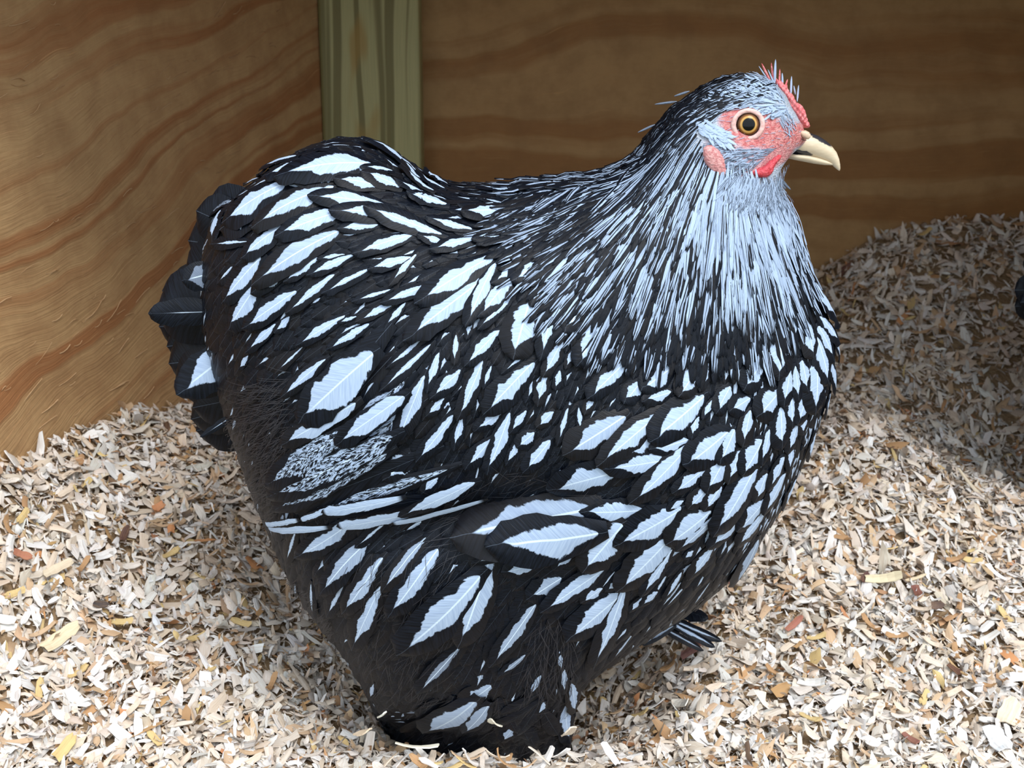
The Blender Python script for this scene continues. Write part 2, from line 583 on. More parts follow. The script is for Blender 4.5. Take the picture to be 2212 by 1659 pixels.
def solid_chip(name, L, W, T, curl, twist, color, seed, rows=6, ragged=0.12):
    """one thick, bent, ragged shaving lying along its own X axis"""
    rg = random.Random(seed)
    vs_, uv = [], []
    prof = [rg.uniform(0.6, 1.0)] + [rg.uniform(0.85, 1.1) for _ in range(rows - 2)] + [rg.uniform(0.35, 0.95)]
    for side in (1, -1):
        for r in range(rows):
            s = r / (rows - 1) - 0.5
            k = curl if abs(curl) > 1e-3 else 1e-3
            al = math.sin(k * s * 2) / (2 * k) * L
            up = (1 - math.cos(k * s * 2)) / (2 * k) * L
            rg2 = random.Random(seed * 31 + r)
            for c in (-1, 0, 1):
                w_ = W * 0.5 * prof[r] * c
                j = rg2.uniform(-1, 1) * ragged * W
                vs_.append((al + (j * 1.5 if r in (0, rows - 1) else 0), w_ * math.cos(twist * s) + j * 0.4, up + w_ * math.sin(twist * s) + (T / 2) * side + (0.08 * W if c == 0 else 0)))
                uv.append((c * 0.5, s, (seed % 97) / 97))
    f = []
    n = rows * 3
    for r in range(rows - 1):
        for c in range(2):
            a = r * 3 + c
            f.append((a, a + 3, a + 4, a + 1))
            f.append((n + a, n + a + 1, n + a + 4, n + a + 3))
        f.append((r * 3, n + r * 3, n + r * 3 + 3, r * 3 + 3))
        f.append((r * 3 + 2, r * 3 + 5, n + r * 3 + 5, n + r * 3 + 2))
    for c in range(2):
        f.append((c, c + 1, n + c + 1, n + c))
        a = (rows - 1) * 3 + c
        f.append((a, n + a, n + a + 1, a + 1))
    cc = [(*color, 1)] * len(vs_)
    return link_mesh(name, vs_, f, M_CHIP, smooth=False, attrs={'cc': ('FLOAT_COLOR', cc), 'cuv': ('FLOAT_VECTOR', uv)})


def gpoint(px, py):
    """where the ray through a picture point meets the bedding"""
    r = ray(px, py)
    Ys = np.linspace(0.6, 1.38, 400)
    pts = [CAM + r * (Y / r.y) for Y in Ys]
    gz = ground_z([p.x for p in pts], [p.y for p in pts])
    for p, g in zip(pts, gz):
        if p.z <= g: return Vector((p.x, p.y, g))
    return pts[-1]


def place_chip(o, p, heading, tilt, roll, lift):
    n = Vector(ground_normal(np.array([p.x]), np.array([p.y]))[0])
    q = n.to_track_quat('Z', 'Y') @ Matrix.Rotation(heading, 3, 'Z').to_quaternion() @ Matrix.Rotation(-tilt, 3, 'Y').to_quaternion() @ Matrix.Rotation(roll, 3, 'X').to_quaternion()
    o.rotation_mode = 'QUATERNION'
    o.rotation_quaternion = q
    o.location = p + n * lift


# shavings that stand out in the photograph: px, py, length mm, width mm, picture angle, tilt, curl, colour, label
NOTABLE = [
    (2100, 1075, 42, 6, 35, 0.45, 0.15, (0.80, 0.70, 0.54), 'long pale splinter jutting up on the crest of the shavings near the right edge', 'wood_splinter'),
    (300, 1580, 17, 5.0, 82, 0.5, 0.1, (0.84, 0.86, 0.88), 'whitish straight-sided shaving standing steeply in the bedding at bottom left', 'wood_shaving'),
    (337, 1367, 12, 5.0, 85, 0.35, 0.1, (0.84, 0.87, 0.92), 'small white shaving with square ends, upright in the bedding left of the hen', 'wood_shaving'),
    (145, 1632, 18, 7.5, 35, 0.2, 0.3, (0.68, 0.50, 0.22), 'yellow-ochre rectangular chip lying at the bottom left corner', 'wood_chip'),
    (340, 1112, 9, 6.0, 10, 0.15, 0.4, (0.62, 0.27, 0.13), 'rust-red bark chip on the slope left of the hen, uppermost of the red ones', 'bark_chip'),
    (368, 1158, 7, 5.0, 60, 0.15, 0.4, (0.60, 0.26, 0.11), 'rust-red bark crumb just below the larger red bark chip left of the hen', 'bark_chip'),
    (40, 1210, 13, 5.0, -30, 0.15, 0.5, (0.42, 0.16, 0.10), 'brick-red bark flake near the left edge of the bedding', 'bark_flake'),
    (263, 1172, 14, 5.0, 25, 0.15, 0.5, (0.10, 0.05, 0.045), 'dark brown bark flake lying left of the red bark chips', 'bark_flake'),
    (212, 1325, 10, 5.0, -20, 0.1, 0.4, (0.05, 0.045, 0.05), 'blackish bark flake in the middle of the left bedding', 'bark_flake'),
    (402, 1128, 8, 5.0, 5, 0.1, 0.4, (0.09, 0.07, 0.06), 'small dark grey crumb beside the red bark chip near the hen', 'bark_chip'),
    (130, 1395, 28, 9.0, 12, 0.1, 0.35, (0.76, 0.64, 0.44), 'broad tan shaving, the widest one at the left', 'wood_shaving'),
    (120, 1240, 22, 6.0, 5, 0.1, 0.4, (0.74, 0.62, 0.46), 'long flat buff shaving below the brick-red flake at the left edge', 'wood_shaving'),
    (1905, 1268, 27, 7.0, 3, 0.15, 0.5, (0.80, 0.70, 0.48), 'long curved cream shaving lying level on the right bedding', 'wood_shaving'),
    (1972, 1268, 17, 2.4, 6, 0.15, 0.3, (0.78, 0.64, 0.44), 'thin straw-like splinter touching the curved cream shaving at right', 'wood_splinter'),
    (1865, 1265, 9, 5.0, 40, 0.1, 0.4, (0.10, 0.045, 0.045), 'dark maroon bark flake under the end of the curved cream shaving', 'bark_flake'),
    (1978, 1290, 10, 6.0, -60, 0.1, 0.4, (0.20, 0.07, 0.06), 'maroon bark flake below the thin splinter at right', 'bark_flake'),
    (2022, 1320, 8, 6.5, 0, 0.2, 0.2, (0.12, 0.08, 0.07), 'square dark brown chip on the right bedding', 'bark_chip'),
    (1715, 1365, 17, 5.0, 32, 0.1, 0.4, (0.40, 0.15, 0.11), 'reddish bark flake in the bedding right of the hen', 'bark_flake'),
    (1505, 1420, 17, 7.0, 40, 0.25, 0.5, (0.22, 0.10, 0.10), 'purple-brown bark flake leaning in the shavings in front of the hen breast', 'bark_flake'),
    (1575, 1268, 8, 6.0, 80, 0.2, 0.4, (0.28, 0.12, 0.10), 'purplish bark chip just under the lowest breast feathers', 'bark_chip'),
    (1755, 1495, 20, 6.0, 5, 0.2, 0.4, (0.88, 0.87, 0.84), 'chunky white shaving with a flared end at the lower right', 'wood_shaving'),
    (1700, 1465, 16, 4.0, -40, 0.15, 0.3, (0.82, 0.78, 0.70), 'narrow white shaving pointing down to the flared white one', 'wood_shaving'),
    (2065, 1465, 20, 1.5, -40, 0.2, 0.6, (0.55, 0.36, 0.18), 'thin curved brown splinter on the lower right bedding', 'wood_splinter'),
    (2060, 1462, 11, 4.0, -25, 0.05, 0.3, (0.10, 0.04, 0.03), 'nearly black bark sliver beside the thin curved splinter at lower right', 'bark_sliver'),
    (1965, 1620, 14, 4.0, -60, 0.2, 0.3, (0.30, 0.12, 0.10), 'dark red bark sliver standing near the bottom edge at right', 'bark_sliver'),
    (2175, 1560, 22, 13, 40, 0.2, 0.4, (0.80, 0.68, 0.52), 'large thick peach-coloured flake at the right edge', 'wood_flake'),
    (2155, 1620, 26, 12, -35, 0.1, 0.2, (0.86, 0.88, 0.90), 'large bluish white flake at the bottom right corner', 'wood_flake'),
    (1480, 1540, 18, 7, 20, 0.2, 0.4, (0.84, 0.80, 0.72), 'wide whitish shaving in front of the purple-brown bark flake', 'wood_shaving'),
    (790, 1607, 15, 9, 75, 0.45, 0.15, (0.76, 0.62, 0.46), 'upright tan flake leaning against the hen foot at left', 'wood_flake'),
    (905, 1640, 26, 6, -20, 0.25, 0.25, (0.84, 0.80, 0.66), 'long curved cream shaving in front of the feathered foot', 'wood_shaving'),
    (1232, 1610, 17, 8, 75, 0.5, 0.15, (0.82, 0.72, 0.60), 'pinkish upright flake at the right side of the feathered foot', 'wood_flake'),
    (1062, 1590, 10, 6, 60, 0.4, 0.4, (0.84, 0.80, 0.66), 'cream chip caught between the two feathered feet', 'wood_chip'),
    (828, 1572, 11, 3, 85, 0.5, 0.1, (0.80, 0.82, 0.74), 'slim pale splinter standing against the black leg fluff', 'wood_splinter'),
]


def view_heading(p, deg):
    """ground heading whose picture angle is about deg"""
    a = math.radians(deg)
    return math.atan2(math.sin(a) * 1.9, math.cos(a))


for i, (px, py, L, W, ang, tilt, curl, colr, lab, nm) in enumerate(NOTABLE):
    p = gpoint(px, py)
    if p.y > 1.2 or (px in (790, 905, 1232, 1062, 828)):
        p = at(px, min(py, 1655), 0.655 if px != 1062 else 0.66)
        p.z = max(p.z, float(ground_z(p.x, p.y)[0]) + 0.003)
    o = solid_chip(nm, L / 1000, W / 1000, 0.0009, curl, 0.3, colr, 100 + i)
    place_chip(o, p, view_heading(p, ang), tilt, 0.15, 0.0075)
    tag(o, lab, 'wood chip' if 'bark' not in nm else 'bark')

# larger loose shavings, the ones that show biggest after those above
protos = []
for i in range(14):
    c = PAL[[0, 1, 2, 4, 2, 3, 6, 0, 4, 2, 1, 9, 5, 2][i]]
    protos.append((solid_chip('wood_shaving', random.uniform(0.012, 0.020), random.uniform(0.003, 0.0065), 0.0007,
                              random.uniform(-0.2, 0.9), random.uniform(-0.5, 0.5), [float(k) for k in c], 300 + i), ))
used = set()
spots = []
tries = 0
while len(spots) < 250 and tries < 9000:
    tries += 1
    side = random.random() < 0.45
    px = random.uniform(-10, 720) if side else random.uniform(1260, 2230)
    py = random.uniform(960, 1655) if side else random.uniform(1100, 1655)
    if side and px > 330 + (py - 800) * 0.50: continue
    if not side and px < 1290 + max(0, (1500 - py)) * 1.1: continue
    if any((px - a) ** 2 + (py - b) ** 2 < 34 ** 2 for a, b in spots): continue
    spots.append((px, py))
for i, (px, py) in enumerate(spots):
    k = i % len(protos)
    if k in used:
        o = protos[k][0].copy(); COL.objects.link(o)
    else:
        o = protos[k][0]; used.add(k)
    p = gpoint(px, py)
    place_chip(o, p, random.uniform(0, 2 * PI), random.uniform(-0.1, 0.3), random.uniform(-0.35, 0.35), 0.0045)
    if px < 1000:
        tag(o, 'loose curled pine shaving on the sloping bedding left of the hen', 'wood chip', 'large loose shavings left of the hen')
    else:
        tag(o, 'loose curled pine shaving on the lit bedding right of the hen', 'wood chip', 'large loose shavings right of the hen')

for i in range(44):
    o = protos[i % len(protos)][0].copy(); COL.objects.link(o)
    px = random.uniform(815, 1330); py = random.uniform(1628, 1662)
    p = at(px, py, random.uniform(0.648, 0.668))
    place_chip(o, p, random.uniform(0, 2 * PI), random.uniform(0.0, 0.7), random.uniform(-0.5, 0.5), 0.0)
    tag(o, 'pale pine shaving heaped against the front of the feathered feet', 'wood chip', 'shavings heaped against the feathered feet')

# splinters raised from the rough left wall
lw_org = Vector((CX - 0.010, YB - 0.001, 0))
lw_n = Vector((-LDIR.y, LDIR.x, 0)).normalized()
if lw_n.x < 0: lw_n = -lw_n
sv, sf = [], []
for i in range(260):
    t = random.uniform(0.12, 0.60); z = random.uniform(0.12, 0.62)
    L = random.uniform(0.004, 0.022); wv = random.uniform(0.00018, 0.0005)
    a = math.radians(random.gauss(6, 10))
    base = lw_org + LDIR * t + Vector((0, 0, z)) + lw_n * 0.0088
    dirv = LDIR * -math.cos(a) + Vector((0, 0, -math.sin(a) + 0.42))
    upv = Vector((0, 0, 1))
    n0 = len(sv)
    bow = random.uniform(-0.002, 0.002)
    for r in range(4):
        s = r / 3
        c = base + dirv * (L * s) + lw_n * (0.0015 * math.sin(s * PI * 0.6)) + upv * bow * math.sin(s * PI)
        sv += [c - upv * wv, c + upv * wv, c + lw_n * wv * 1.2]
    for r in range(3):
        k = n0 + r * 3
        sf += [(k, k + 3, k + 5, k + 2), (k + 2, k + 5, k + 4, k + 1), (k + 1, k + 4, k + 3, k)]
q = NT('raised wood fibre')
M_FIBRE = q.out(q.mix(q.noise(q.obj(), 120, 2), (0.46, 0.24, 0.10), (0.66, 0.46, 0.27)), 0.7, 0.2)
spl = link_mesh('wall_splinters', sv, sf, M_FIBRE)
tag(spl, 'fine raised wood splinters on the rough left plywood wall', 'splinters', kind='stuff')

# ------------------------------------------------------------------ the hen
Y0 = 0.745                                            # middle plane of the bird
HEN = bpy.data.objects.new('hen', None)
COL.objects.link(HEN)
HEN.location = (0.0, Y0, 0.0)
HEN.empty_display_size = 0.05
tag(HEN, 'silver laced black and white hen with red face standing side-on in the shavings', 'hen')


def inside(poly, X, Z):
    r = np.zeros(X.shape, bool)
    n = len(poly)
    for i in range(n):
        x1, z1 = poly[i]; x2, z2 = poly[(i + 1) % n]
        if z1 == z2: continue
        c = ((z1 > Z) != (z2 > Z)) & (X < (x2 - x1) * (Z - z1) / (z2 - z1) + x1)
        r ^= c
    return r


def catmull(pts, k=6):
    out = []
    n = len(pts)
    for i in range(n):
        p0, p1, p2, p3 = (np.array(pts[(i + j) % n], float) for j in (-1, 0, 1, 2))
        for t in np.arange(k) / k:
            out.append(0.5 * (2 * p1 + (p2 - p0) * t + (2 * p0 - 5 * p1 + 4 * p2 - p3) * t * t + (3 * p1 - p0 - 3 * p2 + p3) * t ** 3))
    return out


def inflate(poly_px, Yp, res, depth, power=1.0, cap=None, smooth=2, bump=None, round_it=True):
    """swell a flat outline into a rounded solid, symmetric about the plane Y = Yp. Returns verts, faces."""
    pts = catmull(poly_px) if round_it else poly_px
    poly = [(at(x, y, Yp).x, at(x, y, Yp).z) for x, y in pts]
    A = np.array(poly)
    x0, z0 = A.min(0) - 3 * res; x1, z1 = A.max(0) + 3 * res
    nx, nz = int((x1 - x0) / res) + 1, int((z1 - z0) / res) + 1
    gx = x0 + res * np.arange(nx); gz = z0 + res * np.arange(nz)
    X, Z = np.meshgrid(gx, gz, indexing='ij')
    m = inside(poly, X, Z)
    phi = np.zeros_like(X)
    I, J = np.meshgrid(np.arange(nx), np.arange(nz), indexing='ij')
    red = m & ((I + J) % 2 == 0); blk = m & ((I + J) % 2 == 1)
    R = max(nx, nz)
    om = 2 / (1 + math.sin(PI / R))
    for it in range(int(R * 3)):
        for s in (red, blk):
            nb = np.zeros_like(phi)
            nb[1:-1, 1:-1] = (phi[2:, 1:-1] + phi[:-2, 1:-1] + phi[1:-1, 2:] + phi[1:-1, :-2] + res * res) / 4
            phi[s] += om * (nb[s] - phi[s])
    y = depth * np.sqrt(np.maximum(4 * phi, 0))
    if cap: y = cap * np.tanh(y / cap)
    idx = -np.ones(X.shape, int)
    idx[m] = np.arange(m.sum())
    n = m.sum()
    # boundary cells lie in the plane (shared rim), inner ones get a front and a back vertex
    inner = m.copy()
    inner[1:-1, 1:-1] &= m[2:, 1:-1] & m[:-2, 1:-1] & m[1:-1, 2:] & m[1:-1, :-2] & m[2:, 2:] & m[:-2, :-2] & m[2:, :-2] & m[:-2, 2:]
    y[~inner] = 0
    xf, zf, yf = X[m], Z[m], y[m]
    rim = ~inner[m]
    back = np.where(rim, np.arange(n), n + np.arange(n))
    verts = np.r_[np.c_[xf, -yf, zf], np.c_[xf, yf, zf]]
    q = m[:-1, :-1] & m[1:, :-1] & m[1:, 1:] & m[:-1, 1:]
    a, b, c, d = idx[:-1, :-1][q], idx[1:, :-1][q], idx[1:, 1:][q], idx[:-1, 1:][q]
    front = np.c_[a, b, c, d]
    bk = np.c_[back[d], back[c], back[b], back[a]]
    faces = np.r_[front, bk]
    usedv = np.unique(faces)
    remap = -np.ones(2 * n, int); remap[usedv] = np.arange(len(usedv))
    verts = verts[usedv]; faces = remap[faces]
    # drop faces collapsed onto the rim on both sides
    keep = np.array([True] * len(faces))
    sig = {}
    for i, f in enumerate(faces):
        k = tuple(sorted(f))
        if k in sig: keep[i] = False; keep[sig[k]] = False
        sig[k] = i
    faces = faces[keep]
    # laplacian smoothing
    E = np.r_[faces[:, [0, 1]], faces[:, [1, 2]], faces[:, [2, 3]], faces[:, [3, 0]]]
    for it in range(smooth):
        acc = np.zeros_like(verts); cnt = np.zeros(len(verts))
        np.add.at(acc, E[:, 0], verts[E[:, 1]]); np.add.at(cnt, E[:, 0], 1)
        np.add.at(acc, E[:, 1], verts[E[:, 0]]); np.add.at(cnt, E[:, 1], 1)
        ok = cnt > 0
        verts[ok] = 0.4 * verts[ok] + 0.6 * acc[ok] / cnt[ok, None]
    verts = verts + np.array([0, Yp, 0])
    return verts, faces


OUTLINE = [(1612, 146), (1555, 158), (1500, 186), (1446, 230), (1402, 282), (1368, 330), (1305, 368), (1235, 380), (1150, 386), (1050, 394), (985, 392), (930, 374),
           (885, 342), (840, 310), (795, 294), (740, 290), (685, 300), (630, 322), (575, 358), (520, 402), (470, 445), (450, 500), (440, 590), (448, 680), (468, 770), (492, 850),
           (520, 930), (553, 1020), (590, 1110), (622, 1190), (672, 1270), (732, 1340), (775, 1410), (800, 1490), (822, 1560), (856, 1625), (930, 1655),
           (1060, 1640), (1190, 1668), (1235, 1600), (1248, 1520), (1245, 1450), (1310, 1385), (1400, 1325), (1500, 1262), (1580, 1195), (1635, 1120), (1685, 1040), (1730, 950), (1768, 860),
           (1790, 780), (1792, 700), (1770, 630), (1740, 570), (1724, 500), (1710, 440), (1687, 405), (1674, 388), (1692, 358), (1716, 336), (1742, 318), (1750, 290), (1736, 256), (1718, 225), (1700, 190), (1664, 158)]
bv, bf = inflate(OUTLINE, Y0, 0.002, 0.78, cap=0.155, smooth=5)


def px_array(V):
    D = V - np.array(CAM)
    k = D @ np.array(FWD)
    return 1106 + FPX * D[:, 0] / k, 829.5 - FPX * (D @ np.array(UPV)) / k


# swell the folded wing and the thigh, both sides alike
Vn = bv.copy(); sgn = np.sign(Vn[:, 1] - Y0)
Vm = Vn.copy(); Vm[:, 1] = Y0 - np.abs(Vn[:, 1] - Y0)
pxs, pys = px_array(Vm)


def gauss(cx, cy, rx, ry, rot=0.0):
    c, s = math.cos(math.radians(rot)), math.sin(math.radians(rot))
    dx, dy = pxs - cx, pys - cy
    a, b = (dx * c + dy * s) / rx, (-dx * s + dy * c) / ry
    return np.exp(-(a * a + b * b))


dep = np.abs(Vn[:, 1] - Y0)
fade = np.clip(dep / 0.04, 0, 1)
add = 0.010 * gauss(940, 830, 330, 200, -35) + 0.010 * gauss(1420, 1030, 260, 230) + 0.008 * gauss(960, 1270, 220, 200) - 0.012 * gauss(1000, 1120, 240, 50, -12) \
    - 0.006 * gauss(1180, 480, 220, 60, -10) + 0.005 * gauss(620, 500, 130, 180) - 0.03 * gauss(900, 1640, 200, 90)
bv[:, 1] = Y0 + sgn * (dep + add * fade)
BVH = BVHTree.FromPolygons([Vector(v) for v in bv], [tuple(int(i) for i in f) for f in bf])


def hit(px, py):
    r = ray(px, py).normalized()
    h = BVH.ray_cast(CAM, r)
    return (h[0], h[1]) if h[0] is not None else (None, None)


def z1(pts):   # head zoom frame -> picture
    return [(x / 4.022 + 1350, y / 4.022 + 100) for x, y in pts]


def polymask(poly, X, Y, soft=6):
    A = inside(poly, X, Y).astype(float)
    d = np.full(X.shape, 1e9)
    P = np.array(poly)
    for i in range(len(P)):
        a, b = P[i], P[(i + 1) % len(P)]
        ab = b - a
        t = np.clip(((X - a[0]) * ab[0] + (Y - a[1]) * ab[1]) / (ab @ ab), 0, 1)
        d = np.minimum(d, np.hypot(X - a[0] - ab[0] * t, Y - a[1] - ab[1] * t))
    sd_ = np.where(A > 0, d, -d)
    return sstep(-soft, soft, sd_)


FACE = z1([(815, 640), (850, 570), (950, 530), (1080, 515), (1220, 545), (1300, 600), (1360, 660), (1440, 650), (1620, 680), (1680, 760), (1520, 870), (1380, 890), (1300, 870), (1180, 890), (1020, 880), (910, 810), (840, 730)])
FACE2 = z1([(1180, 890), (1360, 840), (1500, 840), (1440, 960), (1400, 1000), (1290, 1060), (1240, 1140), (1150, 1140), (1050, 1100), (1130, 1060), (1220, 990)])
CHEEK = z1([(690, 830), (900, 840), (1180, 900), (1330, 900), (1180, 1140), (900, 1140), (700, 1080)])
fm = np.maximum(np.maximum(polymask(FACE, pxs, pys, 4), polymask(FACE2, pxs, pys, 4) * 0.9), polymask(CHEEK, pxs, pys, 6) * 0.55)
pale = polymask(z1([(560, 560), (800, 420), (1100, 330), (1330, 300), (1560, 560), (1750, 720), (1560, 1060), (1450, 1250), (1550, 1600), (1560, 2100), (600, 2400), (400, 1500), (450, 900)]), pxs, pys, 30)
HB = Vector(HEN.location)
body = link_mesh('body', bv - np.array(HB), bf, M_BODY, HEN, attrs={'skin': ('FLOAT', fm), 'pale': ('FLOAT', pale)})


# ---- feathers
def guide_px(p):
    """picture position of a point; points on the far half are mirrored onto the near half"""
    return to_px((p[0], Y0 - abs(p[1] - Y0), p[2]))


def grow(P, N, T, L, nseg, conform=1.0, droop=0.0):
    """walk along the body surface from P towards T; returns lists of points, normals, tangents"""
    pts, ns, ts = [P.copy()], [N.copy()], [T.copy()]
    ds = L / nseg
    p, n, t = P.copy(), N.copy(), T.copy()
    for i in range(nseg):
        ds = L * (1 - (1 - (i + 1) / nseg) ** 1.5) - L * (1 - (1 - i / nseg) ** 1.5)
        p2 = p + t * ds
        if conform > 0:
            loc, nn, _, dist = BVH.find_nearest(p2)
            if loc is not None:
                k = conform if dist < 0.006 else conform * max(0.0, 1 - (dist - 0.006) / 0.01)
                if (nn.dot(n)) < 0.2: k = 0
                p2 = p2.lerp(loc, k)
                n = n.lerp(nn, k).normalized()
        t2 = p2 - p
        if t2.length > 1e-7: t = t2.normalized()
        t = (t - Vector((0, 0, droop * ds))).normalized()
        n = (n - t * n.dot(t)).normalized()
        p = p2
        pts.append(p.copy()); ns.append(n.copy()); ts.append(t.copy())
    return pts, ns, ts


def feather_geo(P, N, T, L, W, base=0.0005, tilt=0.09, camber=0.16, nseg=9, nu=4, tipr=0.55, conform=1.0, bend=0.0, droop=0.0, rough=0.03, basew=0.35, tip_up=0.0):
    pts, ns, ts = grow(P, N, T, L, nseg, conform, droop)
    V, UV = [], []
    sd_ = random.random()
    for i in range(nseg + 1):
        s = 1 - (1 - i / nseg) ** 1.5
        if s < tipr:
            wv = basew + (1 - basew) * math.sin(PI / 2 * s / tipr)
        else:
            wv = math.sqrt(max(0.0, 1 - ((s - tipr) / (1 - tipr)) ** 2.3))
        wv = max(wv, 0.02) * W * 0.5
        b = ns[i].cross(ts[i]).normalized()
        off = bend * L * s * s
        h = base + tilt * L * s + tip_up * L * s ** 3
        for j in range(nu + 1):
            u = -1 + 2 * j / nu
            jit = random.gauss(0, rough) * W if abs(u) > 0.9 and s > 0.25 else 0.0
            p = pts[i] + b * (u * wv + off + jit) + ns[i] * (h - camber * W * u * u * 0.5) - ts[i] * (abs(u) * 0.0)
            V.append(p)
            UV.append((u * min(1.0, wv / (W * 0.5) + 0.0), s, sd_))
    F = []
    for i in range(nseg):
        for j in range(nu):
            a = i * (nu + 1) + j
            F.append((a, a + 1, a + nu + 2, a + nu + 1))
    return V, F, UV


class Batch:
    def __init__(s): s.V, s.F, s.U, s.C = [], [], [], []

    def add(s, g, fp):
        n = len(s.V)
        s.V += g[0]; s.F += [tuple(n + k for k in f) for f in g[1]]; s.U += g[2]; s.C += [fp] * len(g[0])

    def mirrored(s):
        n = len(s.V)
        s.V += [Vector((v.x, 2 * Y0 - v.y, v.z)) for v in s.V[:n]]
        s.F += [tuple(n + k for k in reversed(f)) for f in s.F[:]]
        s.U += s.U[:n]; s.C += s.C[:n]

    def build(s, name, mat=None, parent=HEN):
        V = np.array([tuple(v) for v in s.V]) - np.array(HB)
        return link_mesh(name, V, np.array(s.F), mat or M_FEATHER, parent,
                         attrs={'fuv': ('FLOAT_VECTOR', s.U), 'fp': ('FLOAT_COLOR', s.C)})


def px_dir(P, N, dx, dy):
    """3-D tangent direction on the surface whose picture direction is (dx, dy)"""
    k = (P - CAM).dot(FWD) / FPX
    d = (Vector((1, 0, 0)) * dx - UPV * dy) * k
    # find tangent vector t (perpendicular to N) that projects on d: t = d + a*view, N.t = 0
    v = (P - CAM).normalized()
    nv = N.dot(v)
    if abs(nv) < 0.30: nv = -0.30
    a = -N.dot(d) / nv
    a = max(-1.6 * d.length, min(1.6 * d.length, a))
    t = d + v * a
    t = t - N * t.dot(N)
    return t


HAND = []   # (x0, y0, x1, y1, w, type, gray, name)


def reg(ox, oy, s, rows, name='feather'):
    for r in rows:
        x0, y0, x1, y1, wd = r[:5]
        ty = r[5] if len(r) > 5 else 0.0
        gr = r[6] if len(r) > 6 else 1.0
        nm = r[7] if len(r) > 7 else name
        HAND.append((x0 / s + ox, y0 / s + oy, x1 / s + ox, y1 / s + oy, wd / s, ty, gr, nm))


reg(320, 270, 3.456, [
    (1580, 290, 1110, 200, 110), (1460, 330, 1120, 330, 130), (1620, 325, 1500, 300, 30), (1780, 350, 1640, 318, 25), (1960, 330, 1690, 135, 45), (2005, 400, 1900, 310, 40),
    (1830, 460, 1650, 385, 60), (1690, 460, 1450, 400, 60), (2080, 490, 1900, 410, 35), (2190, 440, 2050, 365, 50), (2170, 480, 2010, 425, 25), (2030, 520, 1880, 470, 30),
    (2180, 600, 1970, 570, 45), (1130, 310, 930, 350, 80), (960, 290, 840, 360, 55), (1090, 190, 915, 275, 45), (800, 420, 690, 450, 25), (960, 480, 590, 640, 110),
    (1290, 500, 850, 625, 110, 0.0, 0.9), (1680, 600, 1290, 545, 75), (1400, 670, 1030, 780, 95), (1850, 680, 1450, 655, 60), (2100, 810, 1690, 695, 60), (1670, 760, 1460, 780, 50),
    (820, 600, 580, 740, 140), (1050, 680, 800, 740, 70), (980, 780, 720, 930, 90), (590, 590, 410, 650, 70, 1.0, 0.7), (540, 690, 480, 830, 70), (900, 900, 800, 950, 50),
    (1320, 850, 840, 1070, 110, 0.0, 0.85), (1910, 850, 1600, 935, 60), (2190, 890, 2050, 855, 40), (710, 880, 520, 895, 18), (1480, 1000, 1240, 1100, 50), (1440, 980, 1310, 1005, 28),
    (1240, 1020, 1055, 1145, 55), (810, 1040, 580, 1280, 95), (1010, 1100, 805, 1230, 75), (1930, 1010, 1690, 1065, 50), (1630, 1095, 1355, 1220, 30), (1530, 1160, 1460, 1200, 25),
    (1340, 1165, 1080, 1360, 50), (800, 1240, 635, 1480, 110), (1050, 1285, 750, 1495, 90), (2080, 1215, 1800, 1310, 50), (1770, 1250, 1590, 1310, 22), (1800, 1350, 1620, 1450, 45),
    (1970, 1010, 1850, 1150, 40), (1050, 1450, 980, 1530, 40), (930, 1520, 780, 1659, 50), (1420, 1460, 1160, 1620, 55), (1610, 1520, 1390, 1659, 45), (1280, 1300, 1235, 1330, 18),
    (1540, 1440, 1450, 1470, 22), (1900, 1360, 1800, 1480, 35)])
